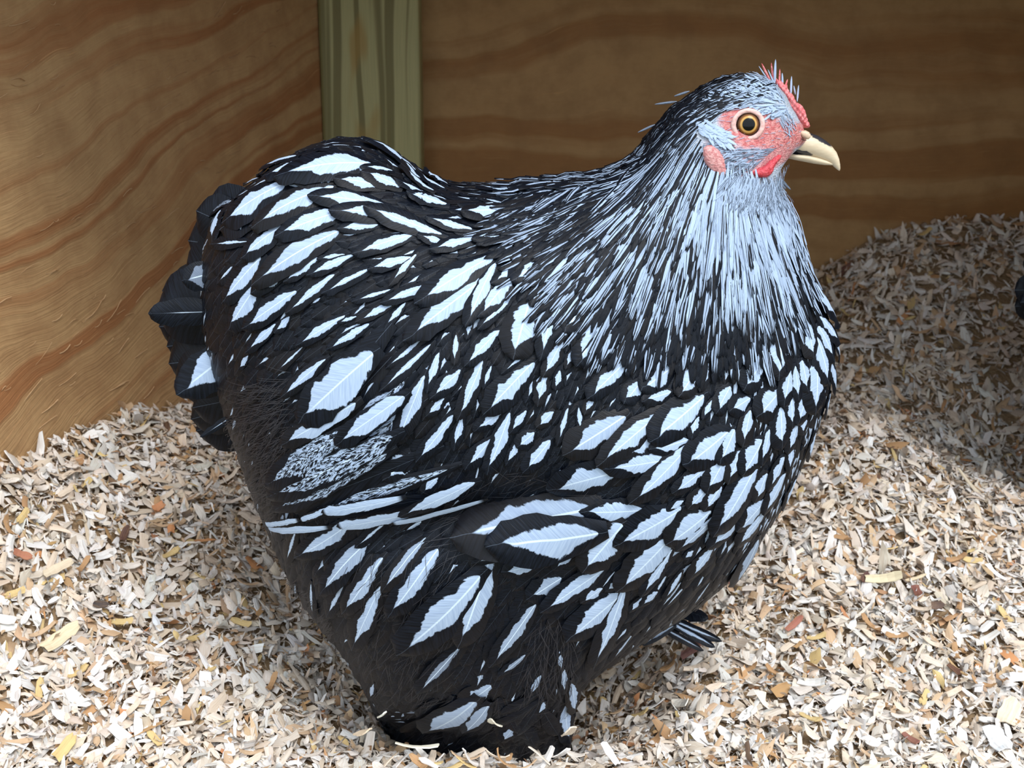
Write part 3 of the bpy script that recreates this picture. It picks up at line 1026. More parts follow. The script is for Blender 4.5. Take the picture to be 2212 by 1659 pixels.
reg(850, 400, 2.212, [
    (220, 100, 80, 80, 22), (540, 35, 430, 55, 30), (510, 130, 355, 155, 45), (340, 215, 180, 190, 25), (580, 230, 410, 275, 35), (385, 265, 210, 310, 30), (740, 360, 600, 450, 75),
    (430, 375, 175, 515, 65), (400, 480, 130, 680, 75, 0.0, 0.9), (465, 420, 365, 600, 50), (545, 465, 440, 600, 60), (550, 545, 430, 665, 30), (590, 400, 500, 460, 35), (720, 460, 670, 550, 40),
    (920, 540, 840, 680, 90), (640, 590, 580, 780, 100), (770, 560, 705, 775, 50), (1000, 650, 885, 820, 85), (480, 720, 360, 835, 45), (790, 770, 725, 890, 40), (370, 660, 355, 720, 20),
    (300, 740, 295, 830, 25), (210, 830, 170, 950, 30), (300, 905, 205, 990, 45), (410, 880, 330, 1080, 45), (460, 880, 435, 950, 20), (630, 880, 460, 1050, 80), (620, 810, 540, 880, 14),
    (720, 920, 690, 1020, 35), (790, 900, 775, 960, 25), (850, 800, 830, 860, 22), (970, 850, 945, 885, 20), (1090, 860, 955, 995, 60), (750, 1090, 700, 1140, 35), (500, 1090, 410, 1150, 40),
    (130, 960, 30, 1190, 60), (230, 1030, 175, 1085, 30), (260, 1130, 140, 1290, 45), (325, 1120, 300, 1230, 30), (450, 1230, 365, 1320, 45), (540, 1130, 470, 1340, 50), (660, 1190, 605, 1235, 45),
    (620, 1090, 570, 1160, 30), (825, 1090, 790, 1200, 20), (885, 1080, 890, 1160, 20), (950, 1010, 920, 1075, 28), (730, 1240, 650, 1340, 50), (590, 1240, 550, 1310, 28), (1080, 680, 1000, 830, 35),
    (1300, 890, 1205, 955, 85), (1170, 950, 1115, 1020, 55), (1300, 995, 1210, 1020, 40), (1450, 870, 1375, 990, 70), (1490, 870, 1460, 955, 35), (1440, 1040, 1265, 1195, 95), (1240, 1110, 1020, 1290, 75),
    (1060, 1130, 860, 1265, 90, 0, 0.85), (1230, 1160, 1110, 1280, 100), (1380, 1220, 1250, 1260, 50), (1560, 1200, 1420, 1320, 90), (1610, 1190, 1560, 1295, 60), (1440, 1100, 1420, 1185, 35), (1510, 1040, 1480, 1100, 22),
    (1590, 980, 1540, 1060, 50), (1680, 1025, 1615, 1065, 55), (1690, 1100, 1660, 1210, 45), (1740, 1240, 1670, 1360, 70), (1840, 700, 1830, 890, 75), (1740, 860, 1680, 950, 65), (1820, 1000, 1750, 1080, 75),
    (1840, 1090, 1840, 1220, 60), (1880, 900, 1860, 1020, 45), (1890, 620, 1900, 730, 40), (1960, 660, 1990, 800, 45), (1990, 460, 2090, 650, 70), (2040, 650, 2110, 740, 45), (2030, 700, 2085, 810, 50),
    (2120, 700, 2135, 800, 25), (2020, 760, 2070, 920, 55), (2110, 810, 2105, 930, 35), (2010, 860, 2010, 1055, 65), (1945, 860, 1960, 960, 45), (1960, 1010, 1925, 1110, 50), (2080, 980, 2060, 1060, 25),
    (1890, 1030, 1890, 1130, 40), (1950, 1110, 1945, 1170, 35), (2000, 1200, 1975, 1290, 25), (1910, 1160, 1880, 1250, 30), (1780, 1190, 1750, 1300, 30), (1640, 1290, 1600, 1390, 40), (1890, 1250, 1880, 1340, 28),
    (1910, 890, 1920, 1000, 30), (1560, 1330, 1500, 1430, 60)])
reg(1150, 900, 3.016, [
    (510, 360, 165, 445, 120), (840, 280, 540, 330, 90), (960, 240, 715, 520, 90), (1090, 350, 940, 470, 60), (1110, 480, 1030, 565, 60), (1200, 470, 1130, 575, 60),
    (1410, 370, 1220, 705, 100), (1500, 390, 1450, 510, 55), (1610, 290, 1540, 430, 40), (1610, 400, 1510, 590, 50), (1690, 430, 1630, 560, 35), (660, 605, 375, 628, 90), (900, 630, 600, 810, 120),
    (1110, 640, 915, 800, 110), (1140, 680, 970, 840, 45, 0, 0.8), (1480, 560, 1350, 700, 75), (1470, 650, 1345, 800, 60), (1310, 690, 1180, 815, 50), (540, 730, 345, 942, 140), (860, 810, 600, 1085, 110),
    (400, 720, 175, 870, 90, 0, 0.75), (250, 880, 160, 960, 50), (150, 900, 90, 950, 35), (1140, 870, 1040, 1005, 50), (870, 900, 720, 1115, 45), (1030, 870, 990, 905, 28), (945, 1030, 870, 1150, 25),
    (400, 1020, 100, 1200, 80), (430, 1120, 340, 1180, 50), (560, 1060, 490, 1105, 35), (150, 1060, 0, 1140, 80, 0, 0.75), (540, 1170, 250, 1380, 110), (565, 1180, 420, 1560, 75), (1520, 790, 1375, 990, 95, 0, 0.75),  # last patch lies in shadow, put into its gray value
    (790, 1140, 720, 1200, 35), (700, 1180, 640, 1240, 30), (960, 550, 890, 590, 35)])
reg(600, 1050, 2.724, [
    (1720, 150, 1145, 288, 200, 0, 0.72), (1780, 260, 1325, 345, 150, 0, 0.8), (410, 220, 160, 420, 80), (520, 330, 290, 570, 80, 0, 0.7), (580, 480, 375, 755, 75, 0, 0.85), (580, 650, 430, 960, 70),
    (835, 355, 640, 580, 50, 0, 0.6), (895, 440, 655, 745, 90, 0, 0.85), (1120, 600, 790, 990, 140, 0, 0.9), (1225, 500, 1100, 935, 120, 0, 0.85), (1470, 740, 1270, 1000, 60, 0, 0.7), (1340, 400, 1190, 430, 25),
    (1520, 450, 1350, 490, 60), (110, 280, 70, 420, 18), (210, 600, 210, 730, 18), (115, 590, 112, 655, 18), (620, 210, 490, 310, 14), (380, 600, 305, 740, 22), (1030, 980, 840, 1190, 40, 0, 0.45),
    (1230, 1180, 1120, 1260, 80, 0, 0.85), (1530, 1120, 1480, 1200, 35),
    (1560, 1270, 1525, 1320, 35), (1655, 980, 1665, 1060, 25), (1680, 1090, 1675, 1190, 35), (1730, 1200, 1765, 1410, 55), (1680, 1320, 1640, 1530, 80), (565, 1180, 535, 1270, 22),
    (1430, 1000, 1330, 1080, 30, 0, 0.5)])
reg(600, 1050, 2.724, [(1110, 1280, 880, 1495, 130), (1215, 1290, 1110, 1440, 70, 0, 0.8), (1380, 1390, 1330, 1460, 50)], 'foot_feather')
reg(320, 700, 2.99, [(1110, 265, 900, 440, 45), (985, 170, 870, 280, 14), (650, 215, 610, 270, 28), (1560, 200, 1400, 460, 25), (1750, 120, 1580, 260, 20), (1780, 180, 1550, 390, 30),
                     (1750, 440, 1630, 700, 80), (1700, 860, 1565, 965, 110), (1860, 990, 1790, 1060, 45)])

hand_n = 0
for (x0, y0, x1, y1, wd, ty, gr, nm) in HAND:
    dx, dy = x1 - x0, y1 - y0
    ln = math.hypot(dx, dy)
    # white patch covers v = 0.22 .. vt of the feather
    vt = 0.86 if ln > 60 else 0.80
    L_px = ln / (vt - 0.22)
    rx, ry = x0 - dx / ln * L_px * 0.22, y0 - dy / ln * L_px * 0.22
    P, N = hit(rx, ry)
    if P is None:
        rx, ry = x0, y0
        P, N = hit(rx, ry)
        if P is None:
            rx, ry = x0 + (1106 - x0) * 0.03, y0 + (850 - y0) * 0.03
            P, N = hit(rx, ry)
            if P is None: continue
    t = px_dir(P, N, x1 - rx, y1 - ry)
    L = t.length * L_px / max(1e-6, math.hypot(x1 - rx, y1 - ry))
    k = (P - CAM).dot(FWD) / FPX
    L = min(L, L_px * k * 1.55)
    T = t.normalized()
    fill = 0.60
    W = max(wd / fill * k, L * 0.20) * 1.15
    W = min(W, L * 0.75)
    ww = min(0.9, wd * k / W * 1.12)
    ww = max(ww, 0.16)
    bdir = N.cross(T).normalized() * 0.002
    q0, q1 = to_px(P), to_px(P + bdir)
    W /= min(1.0, max(0.5, math.hypot(q1[0] - q0[0], q1[1] - q0[1]) * k / 0.002))
    if 'foot' in nm:
        g = feather_geo(P, N, T, L, W, base=0.004, tilt=0.10, rough=0.03)
    else:
        g = feather_geo(P, N, T, L, W, base=0.0016 if wd < 46 else (0.0075 if 54 < wd < 56 and y0 > 1000 else 0.0035), tilt=0.085, bend=random.uniform(-0.04, 0.04), nseg=10, nu=6)
    b = Batch(); b.add(g, (ww, vt, ty, gr))
    b.build(nm)
    hand_n += 1
print('hand feathers', hand_n)

# guides: px, py, dx, dy, length px, width px
G = np.array([
    (620, 380, -0.9, 0.35, 80, 44), (760, 330, -1, 0.0, 85, 44), (880, 380, -0.95, -0.35, 70, 34), (540, 480, -0.75, 0.6, 85, 50), (700, 450, -1, 0.2, 90, 46), (850, 470, -1, -0.1, 80, 34),
    (980, 440, -1, -0.12, 70, 28), (1150, 410, -1, 0.05, 70, 26), (560, 620, -0.45, 0.9, 85, 46), (700, 580, -0.85, 0.5, 80, 40), (850, 560, -0.95, 0.3, 85, 36), (1000, 520, -0.95, 0.3, 80, 32),
    (1080, 560, -0.8, 0.5, 80, 34), (480, 560, -0.6, 0.8, 80, 50), (560, 750, -0.6, 0.8, 80, 44), (700, 690, -0.8, 0.6, 85, 38), (850, 680, -0.8, 0.6, 85, 38), (950, 640, -0.75, 0.65, 95, 40),
    (800, 820, -0.75, 0.65, 90, 38), (650, 880, -0.7, 0.7, 100, 40), (540, 950, -0.3, 0.95, 90, 36), (600, 1150, -0.1, 1, 90, 34), (960, 760, -0.5, 0.85, 80, 36), (1080, 700, -0.35, 0.93, 80, 38),
    (1200, 690, -0.3, 0.95, 80, 38), (1050, 850, -0.5, 0.87, 80, 38), (1180, 820, -0.4, 0.9, 80, 38), (1300, 800, -0.4, 0.9, 75, 36), (1060, 960, -0.4, 0.9, 85, 38), (1200, 950, -0.5, 0.85, 80, 36),
    (900, 900, -0.6, 0.8, 95, 40), (1350, 900, -0.7, 0.7, 75, 38), (1300, 1000, -0.9, 0.4, 90, 44), (1250, 1100, -0.95, 0.3, 100, 50), (1450, 950, -0.6, 0.8, 75, 38), (1550, 850, -0.35, 0.93, 65, 34),
    (1650, 850, -0.1, 1, 65, 32), (1720, 750, 0.1, 1, 65, 32), (1780, 680, 0.3, 0.95, 65, 30), (1780, 800, 0.0, 1, 60, 28), (1740, 950, -0.25, 0.97, 60, 28), (1650, 1000, -0.35, 0.93, 65, 32),
    (1550, 1050, -0.5, 0.87, 75, 38), (1450, 1120, -0.7, 0.7, 85, 42), (1600, 1150, -0.5, 0.85, 80, 36), (1400, 1250, -0.7, 0.75, 95, 42), (1300, 1200, -0.85, 0.5, 95, 44), (1250, 1350, -0.5, 0.85, 110, 44),
    (1100, 1200, -0.5, 0.8, 110, 44), (950, 1150, -0.75, 0.6, 110, 44), (800, 1200, -0.7, 0.75, 110, 40), (700, 1250, -0.4, 0.9, 110, 36), (850, 1350, -0.5, 0.87, 110, 40), (1000, 1350, -0.4, 0.9, 110, 44),
    (1150, 1450, -0.35, 0.93, 110, 40), (850, 1500, -0.3, 0.95, 100, 38), (1000, 1500, -0.8, 0.6, 100, 40), (1200, 1560, -0.1, 1, 90, 34), (1450, 1280, -0.6, 0.8, 90, 36),
    (930, 1600, -0.7, 0.4, 80, 34)])


def field(G, px, py, sig=70.0):
    d2 = (G[:, 0] - px) ** 2 + (G[:, 1] - py) ** 2
    w_ = np.exp(-d2 / (2 * sig * sig)) + 1e-6 / (1 + d2)
    w_ /= w_.sum()
    r = w_ @ G[:, 2:]
    n = math.hypot(r[0], r[1]) or 1
    return r[0] / n, r[1] / n, r[2], r[3]


HACK = [(1560, 150), (1440, 240), (1380, 330), (1290, 375), (1200, 390), (1150, 420), (1130, 480), (1200, 530), (1250, 590), (1320, 650), (1400, 680), (1500, 700), (1600, 700), (1680, 640), (1730, 560),
        (1750, 500), (1720, 430), (1695, 385), (1640, 370), (1560, 350), (1500, 280), (1560, 240), (1660, 210), (1690, 180)]


def in_poly(poly, x, y):
    return bool(inside(poly, np.array([x]), np.array([y]))[0])


# filler contour feathers, dark with slim pale centres
fill = Batch()
placed = {}


def poisson(x0, x1, y0, y1, rad, n, test):
    cell = 20.0
    grid = {}
    out = []
    for _ in range(n):
        x, y = random.uniform(x0, x1), random.uniform(y0, y1)
        if not test(x, y): continue
        r = rad(x, y)
        gx, gy = int(x / cell), int(y / cell)
        k = int(r / cell) + 1
        bad = False
        for i in range(gx - k, gx + k + 1):
            for j in range(gy - k, gy + k + 1):
                for (a, b) in grid.get((i, j), ()):
                    if (a - x) ** 2 + (b - y) ** 2 < r * r: bad = True; break
                if bad: break
            if bad: break
        if bad: continue
        grid.setdefault((gx, gy), []).append((x, y)); out.append((x, y))
    return out


for (x, y) in poisson(400, 1830, 290, 1660, lambda x, y: field(G, x, y)[3] * 0.42, 26000, lambda x, y: not in_poly(HACK, x, y) and y > 300 and not (x > 1470 and y < 470)):
    P, N = hit(x, y)
    if P is None: continue
    dx, dy, lp, wp = field(G, x, y)
    a = random.gauss(0, 0.13)
    dx, dy = dx * math.cos(a) - dy * math.sin(a), dx * math.sin(a) + dy * math.cos(a)
    k = (P - CAM).dot(FWD) / FPX
    T = px_dir(P, N, dx, dy)
    if T.length < 1e-9: continue
    T.normalize()
    L = lp * k * random.uniform(0.85, 1.15); W = wp * k * random.uniform(0.8, 1.05)
    r = random.random()
    fluffy = y > 1080 and x < 1300
    ww = 0.0 if (r < (0.93 if fluffy else 0.78)) else random.uniform(0.14, 0.34)
    breast = x > 1500 and y < 1150
    if breast and random.random() < 0.5: ww = random.uniform(0.25, 0.5)
    fill.add(feather_geo(P, N, T, L, W, base=0.0, tilt=0.075, nseg=7, nu=4), (ww, random.uniform(0.78, 0.88), 0.0, random.uniform(0.7, 1)))
# the breast, back and belly that turn away from the viewer
rimh = Batch()
fa_ = np.array(bf); fc = bv[fa_].mean(1)
fn = np.cross(bv[fa_[:, 2]] - bv[fa_[:, 0]], bv[fa_[:, 3]] - bv[fa_[:, 1]])
fn /= np.linalg.norm(fn, axis=1)[:, None] + 1e-12
vd = fc - np.array(CAM); vd /= np.linalg.norm(vd, axis=1)[:, None]
sel = np.where((fc[:, 1] < Y0 + 0.004) & ((fn * vd).sum(1) > -0.34))[0]
RNG.shuffle(sel)
taken = []
for i in sel:
    c = fc[i]
    x, y = to_px(c)
    if (x > 1470 and y < 410) or y > 1640: continue
    hk = x > 1150 and y < 560 and (x > 1600 or y < 460)
    r_ = 0.0036 if hk else 0.0058
    if taken and np.min(((np.array(taken) - c) ** 2).sum(1)) < r_ * r_: continue
    taken.append(c)
    P, N = Vector(c), Vector(fn[i])
    if hk:
        GH_ = np.array([(1230, 410, -0.97, 0.22, 120, 16), (1400, 300, -0.75, 0.68, 110, 13), (1690, 430, 0.3, 0.95, 90, 11), (1720, 520, 0.42, 0.9, 100, 12)])
        dx, dy, lp, wp = field(GH_, x, y, 60)
    else:
        dx, dy, lp, wp = field(G, x, y)
    T = Vector((dx, random.gauss(0, 0.12), -dy)); T = T - N * T.dot(N)
    if T.length < 0.2: continue
    T.normalize()
    k = (P - CAM).dot(FWD) / FPX
    if hk:
        fill.add(feather_geo(P, N, T, lp * k, wp * k * 1.3, base=0.0, tilt=0.05, nseg=7, nu=4, tipr=0.4), (random.choice((0.1, 0.45)) - (0.3 if x > 1600 else 0), 1.15, 0.5, 0.85))
    else:
        ww = random.uniform(0.3, 0.55) if (x > 1600 and y < 1150 and random.random() < 0.75) else (random.uniform(0.2, 0.4) if random.random() < 0.25 else 0.0)
        fill.add(feather_geo(P, N, T, lp * k, wp * k, base=0.0, tilt=0.055, nseg=7, nu=4), (ww, 0.84, 0.0, 0.95))
print('rim', len(taken))
print('fillers', len(fill.F) // 28)
fill.mirrored()
o = fill.build('plumage'); o['kind'] = 'stuff'

# ---- long wing feathers
WING = [  # root px, tip px, width px, white, tip-extent, type, gray, base lift
    (860, 760, 585, 1050, 90, 0.0, 0.8, 0.0, 1.0, 0.0075), (900, 800, 590, 1080, 84, 0.5, 0.95, 1.0, 0.9, 0.0068), (930, 850, 592, 1110, 80, 0.55, 0.95, 1.0, 0.9, 0.0060),
    (850, 700, 610, 985, 92, 0.0, 0.8, 0.0, 1.0, 0.0085),
    (960, 960, 598, 1125, 56, 0.0, 0.9, 0.0, 1.0, 0.0055), (1000, 1000, 594, 1140, 50, 0.5, 0.98, 1.0, 1.0, 0.0048), (1020, 1050, 594, 1150, 44, 0.0, 0.9, 0.0, 1.0, 0.0040)]
for (x0, y0, x1, y1, wd, ww, vt, ty, gr, lift) in WING:
    P, N = hit(x0, y0)
    k = (P - CAM).dot(FWD) / FPX
    t = px_dir(P, N, x1 - x0, y1 - y0)
    b = Batch()
    g = feather_geo(P, N, t.normalized(), t.length * 1.0, wd * k, base=lift * 0.35, tilt=lift * 0.7 / t.length, nseg=16, nu=8, tipr=0.7, camber=0.10, conform=0.75, basew=0.3)
    b.add(g, (ww, vt, ty, gr))
    b.build('wing_feather')
# pale bands and margins that lie on the folded wing
for (x0, y0, x1, y1, wd, ty, gr, lift) in [
        (805, 780, 678, 887, 62, 0, 0.95, 0.012), (768, 874, 641, 944, 32, 0, 0.95, 0.011), (868, 860, 755, 939, 36, 0, 1.0, 0.011), (745, 934, 598, 1034, 40, 1.0, 1.0, 0.010),
        (828, 951, 601, 1068, 44, 1.0, 1.0, 0.009), (815, 984, 607, 1098, 34, 1.0, 0.9, 0.008), (852, 1068, 724, 1098, 18, 0.75, 1.0, 0.0078), (715, 1091, 671, 1110, 9, 0.75, 1.0, 0.0078), (650, 1113, 594, 1125, 9, 0.75, 1.0, 0.0078),
        (1009, 1034, 885, 1091, 24, 0, 1.0, 0.009), (889, 1088, 758, 1125, 22, 0.75, 1.0, 0.0078), (1016, 1066, 872, 1106, 12, 0.75, 1.0, 0.0082), (701, 1128, 594, 1142, 13, 0.75, 1.0, 0.0072)]:
    P, N = hit(x0, y0)
    k = (P - CAM).dot(FWD) / FPX
    t = px_dir(P, N, x1 - x0, y1 - y0)
    L = t.length
    Wf = max(wd * 1.5 * k, 0.005)
    b = Batch()
    b.add(feather_geo(P - t * 0.25, N, t.normalized(), L * 1.45, Wf, base=lift * 0.9, tilt=0.01, nseg=12, nu=6, tipr=0.65, camber=0.08, conform=0.75), (min(0.95, wd * k / Wf * 1.3), 0.88, ty, gr))
    b.build('wing_feather')

# ---- tail
TAIL = [(560, 560, 402, 590, 130, 0.0, 0.004), (560, 540, 408, 520, 130, 0.0, 0.008), (570, 520, 425, 455, 110, 0.0, 0.0), (600, 470, 455, 430, 90, 0.0, 0.004),
        (560, 680, 340, 668, 150, 0.0, -0.010), (550, 650, 352, 628, 110, 0.0, -0.002), (560, 700, 345, 705, 120, 0.0, 0.004), (570, 720, 362, 748, 120, 0.0, 0.0), (560, 640, 372, 605, 90, 0.0, 0.010),
        (580, 760, 366, 785, 130, 0.0, -0.006), (590, 780, 380, 825, 130, 0.0, -0.012), (600, 800, 402, 848, 110, 0.0, 0.0), (620, 840, 418, 880, 110, 0.0, -0.014), (620, 850, 414, 905, 100, 0.0, -0.006),
        (640, 880, 425, 930, 100, 0.0, -0.002), (640, 890, 445, 948, 90, 0.0, 0.004), (560, 620, 400, 640, 120, 0.0, 0.008), (580, 760, 380, 760, 110, 0.0, 0.014)]
for (x0, y0, x1, y1, wd, ww, dy) in TAIL:
    A = at(x0, y0, Y0 - 0.03 + dy); B = at(x1, y1, Y0 - 0.012 + dy)
    t = B - A
    N = Vector((-0.15, -1, 0.1)); N = (N - t.normalized() * N.dot(t.normalized())).normalized()
    b = Batch()
    k = (A - CAM).dot(FWD) / FPX
    b.add(feather_geo(A, N, t.normalized(), t.length, wd * k, base=0.0, tilt=0.02, nseg=12, nu=6, tipr=0.72, conform=0.0, camber=0.18, rough=0.008, basew=0.6), (ww, 0.8, 0.0, 1.0))
    b.build('tail_feather')
for (x0, y0, x1, y1, wd, gr, Yo, ww) in [(520, 745, 402, 838, 95, 0.95, -0.040, 0.6), (478, 585, 405, 604, 62, 0.35, -0.036, 0.8), (565, 860, 452, 932, 18, 0.8, -0.044, 0.2), (470, 672, 342, 676, 60, 0.35, -0.036, 0.035)]:
    A = at(x0 + (x0 - x1) * 0.3, y0 + (y0 - y1) * 0.3, Y0 + Yo); B = at(x1, y1, Y0 + Yo - 0.004)
    t = B - A
    N = Vector((-0.15, -1, 0.1)); N = (N - t.normalized() * N.dot(t.normalized())).normalized()
    b = Batch(); k = (A - CAM).dot(FWD) / FPX
    b.add(feather_geo(A, N, t.normalized(), t.length * 1.12, wd * k, base=0.002, tilt=0.02, nseg=12, nu=6, tipr=0.6, conform=0.0), (ww, 0.88, 0.0, gr))
    b.build('tail_feather')

# ---- hackles
GH = np.array([
    (1620, 160, -0.95, 0.15, 40, 9), (1560, 185, -0.9, 0.35, 45, 9), (1500, 225, -0.8, 0.55, 60, 10), (1440, 280, -0.7, 0.7, 90, 12), (1400, 340, -0.75, 0.68, 120, 13), (1330, 390, -0.9, 0.4, 130, 14),
    (1230, 410, -0.97, 0.22, 120, 16), (1180, 460, -0.92, 0.38, 110, 16), (1260, 470, -0.85, 0.52, 140, 15), (1340, 470, -0.7, 0.7, 150, 14), (1300, 540, -0.65, 0.76, 130, 14), (1400, 450, -0.55, 0.83, 150, 13),
    (1400, 560, -0.4, 0.92, 150, 14), (1480, 400, -0.35, 0.93, 150, 12), (1480, 520, -0.2, 0.98, 150, 13), (1480, 640, -0.12, 0.99, 120, 15), (1540, 440, -0.1, 1, 150, 12), (1560, 560, 0.02, 1, 140, 13),
    (1600, 420, 0.12, 1, 110, 11), (1620, 520, 0.22, 0.97, 140, 12), (1660, 430, 0.3, 0.95, 80, 10), (1690, 500, 0.4, 0.9, 120, 11), (1640, 620, 0.18, 0.98, 130, 13), (1710, 560, 0.42, 0.9, 110, 11), (1560, 670, 0.0, 1, 110, 15),
    (1680, 400, 0.3, 0.95, 50, 8), (1520, 330, -0.25, 0.97, 100, 9), (1480, 300, -0.6, 0.8, 80, 9), (1660, 640, 0.25, 0.97, 110, 13)])
hb = Batch()
cands = []
for (x, y) in poisson(1120, 1760, 140, 705, lambda x, y: 6.5 + 5.0 * float(np.clip((y - 250) / 350, 0, 1)), 60000, lambda x, y: in_poly(HACK, x, y)):
    P, N = hit(x, y)
    if P is None: continue
    dx, dy, lp, wp = field(GH, x, y, 45)
    a = random.gauss(0, 0.09)
    dx, dy = dx * math.cos(a) - dy * math.sin(a), dx * math.sin(a) + dy * math.cos(a)
    k = (P - CAM).dot(FWD) / FPX
    T = px_dir(P, N, dx, dy)
    T.normalize()
    L = lp * k * random.uniform(0.95, 1.35); W = wp * k * random.uniform(0.9, 1.3) * (1.0 + 0.35 * float(np.clip((y - 330) / 150, 0, 1)))
    # how dark the stripe is: throat pale, nape and mantle dark
    thr = math.exp(-(((x - 1650) / 90) ** 2 + ((y - 420) / 90) ** 2))
    crown = math.exp(-(((x - 1510) / 90) ** 2 + ((y - 210) / 60) ** 2))
    low = float(np.clip((y - 420) / 220, 0, 1))
    cw = random.choice((0.12, 0.42)) + 0.08 * low + 0.30 * crown - 0.50 * thr + random.gauss(0, 0.08)
    nape = 1.0 if (x - 1320) * 0.9 + (y - 400) < 75 else 0.0
    cw += 0.18 * nape
    if random.random() < 0.12 + 0.36 * low - 0.3 * thr: cw = 1.2
    elif cw < 0.3: W *= 0.62; L *= 1.12
    gr = random.uniform(0.70, 0.98) - 0.2 * crown - 0.12 * nape
    cands.append((L * W, x, y, P, N, T, L, W, cw, gr, y))
cands.sort(key=lambda c: -c[0])
for i, (_, x, y, P, N, T, L, W, cw, gr, yy) in enumerate(cands):
    tl = 0.048 if y > 330 else 0.07
    g = feather_geo(P, N, T, L, W, base=0.0022 if y > 330 else 0.0006, tilt=tl, nseg=8, nu=2, tipr=0.35, camber=0.3, bend=random.uniform(-0.05, 0.05), rough=0.05, basew=0.5)
    fp = (cw, 1.15 if y < 560 else random.uniform(0.9, 1.2), 0.5, max(0.2, gr))
    if i < 240:
        b = Batch(); b.add(g, fp); b.build('hackle_feather')
    else:
        hb.add(g, fp)
print('hackles', len(cands))
hb.mirrored()
o = hb.build('hackle_plumage'); o['kind'] = 'stuff'

# ---- fine head bristles
br = Batch()


def bristles(poly, rad, dirs, lp, wp, cwf, gr, base=0.0003, tilt=0.12, n=9000):
    xs = [p[0] for p in poly]; ys = [p[1] for p in poly]
    for (x, y) in poisson(min(xs), max(xs), min(ys), max(ys), lambda a, b: rad, n, lambda a, b: in_poly(poly, a, b)):
        P, N = hit(x, y)
        if P is None: continue
        dx, dy = dirs(x, y)
        a = random.gauss(0, 0.25)
        dx, dy = dx * math.cos(a) - dy * math.sin(a), dx * math.sin(a) + dy * math.cos(a)
        k = (P - CAM).dot(FWD) / FPX
        T = px_dir(P, N, dx, dy).normalized()
        g = feather_geo(P, N, T, lp * k * random.uniform(0.7, 1.3), wp * k, base=base, tilt=tilt, nseg=4, nu=2, tipr=0.3, camber=0.2, rough=0.0, bend=random.uniform(-0.12, 0.12))
        br.add(g, (cwf(), 1.3, 0.5, gr * random.uniform(0.8, 1.0)))


# brow and forehead: pale, sweeping back
bristles(z1([(1330, 620), (1200, 530), (1050, 505), (900, 520), (820, 600), (620, 620), (640, 540), (900, 420), (1080, 330), (1180, 260), (1300, 300), (1420, 560)]), 4.2, lambda x, y: (-0.85, -0.35 + 0.6 * (1 if y > 225 else 0)), 34, 5, lambda: random.choice((-0.1, -0.1, 0.15)), 1.0)
# lores and cheek stripes
bristles(z1([(860, 780), (1000, 890), (1180, 900), (1330, 880), (1180, 1000), (1030, 1110), (880, 1130), (900, 1000), (860, 900), (800, 850)]), 4.2, lambda x, y: (-0.93, 0.30), 34, 2.6, lambda: random.choice((-0.1, 0.3)), 0.8)
bristles(z1([(1370, 640), (1440, 600), (1500, 700), (1440, 820), (1360, 700)]), 5.0, lambda x, y: (-0.5, -0.8), 22, 2.6, lambda: -0.1, 0.95)
# ear tuft
bristles(z1([(600, 650), (680, 630), (830, 740), (860, 830), (760, 800), (640, 740)]), 4.0, lambda x, y: (0.78, 0.62), 34, 8, lambda: -0.2, 1.0, 0.001)
# chin and throat fluff
bristles(z1([(870, 1120), (1060, 1120), (1200, 1165), (1290, 1110), (1370, 1000), (1500, 985), (1380, 1120), (1400, 1330), (1100, 1350), (900, 1300)]), 4.0, lambda x, y: (-0.1 + (x - 1640) / 300, 1), 46, 3.4, lambda: random.choice((-0.1, 0.25)), 0.82, 0.0030, 0.035)
# fine scattered hairs over the red skin
bristles(FACE, 13, lambda x, y: (-0.9, 0.2), 17, 1.2, lambda: -0.2, 0.9)
br.mirrored()
o = br.build('head_plumage'); o['kind'] = 'stuff'


def spike(x0, y0, x1, y1, wd, gr, Yp, name='crest_bristle', mat=None):
    A = at(x0, y0, Yp); B = at(x1, y1, Yp)
    t = B - A
    N = Vector((0, -1, 0)); N = (N - t.normalized() * N.dot(t.normalized())).normalized()
    k = (A - CAM).dot(FWD) / FPX
    b = Batch(); b.add(feather_geo(A, N, t.normalized(), t.length, wd * k, nseg=6, nu=4, tipr=0.3, conform=0, camber=0.5, tilt=0.0, rough=0.0), (-0.2, 1.3, 0.5, gr))
    return b.build(name, mat)


for a, b_, wd, mt, dY in [((1275, 330), (1185, 145), 14, 1, -0.004), ((1290, 320), (1270, 140), 12, 1, 0.0), ((1300, 330), (1308, 112), 16, 0, -0.002), ((1340, 330), (1345, 195), 12, 1, 0.002), ((1370, 340), (1365, 230), 12, 0, -0.004),
                          ((1240, 290), (1160, 170), 8, 0, 0.003), ((1440, 430), (1447, 258), 14, 0, -0.002), ((1480, 420), (1465, 340), 10, 0, 0.002), ((1495, 480), (1508, 335), 12, 0, 0.0), ((1390, 360), (1412, 285), 12, 1, -0.003),
                          ((1330, 400), (1240, 200), 10, 0, -0.007), ((1350, 500), (1290, 300), 10, 0, -0.008), ((1380, 560), (1320, 320), 10, 0, -0.009), ((1400, 620), (1370, 420), 9, 0, -0.010)]:
    (x0, y0), (x1, y1) = z1([a, b_])
    spike(x0, y0, x1, y1, wd / 4.022 * 1.4, 1.0, Y0 + dY, mat=M_COMB if mt else None)
# loose wisps at the nape and throat
for a, b_ in [((450, 480), (255, 505)), ((260, 680), (110, 750)), ((560, 390), (425, 435)), ((1370, 1180), (1440, 1245)), ((1350, 1150), (1410, 1210)), ((1330, 1170), (1400, 1240))]:
    (x0, y0), (x1, y1) = z1([a, b_])
    spike(x0, y0, x1, y1, 5, 0.25, Y0 - 0.004, 'hackle_feather')

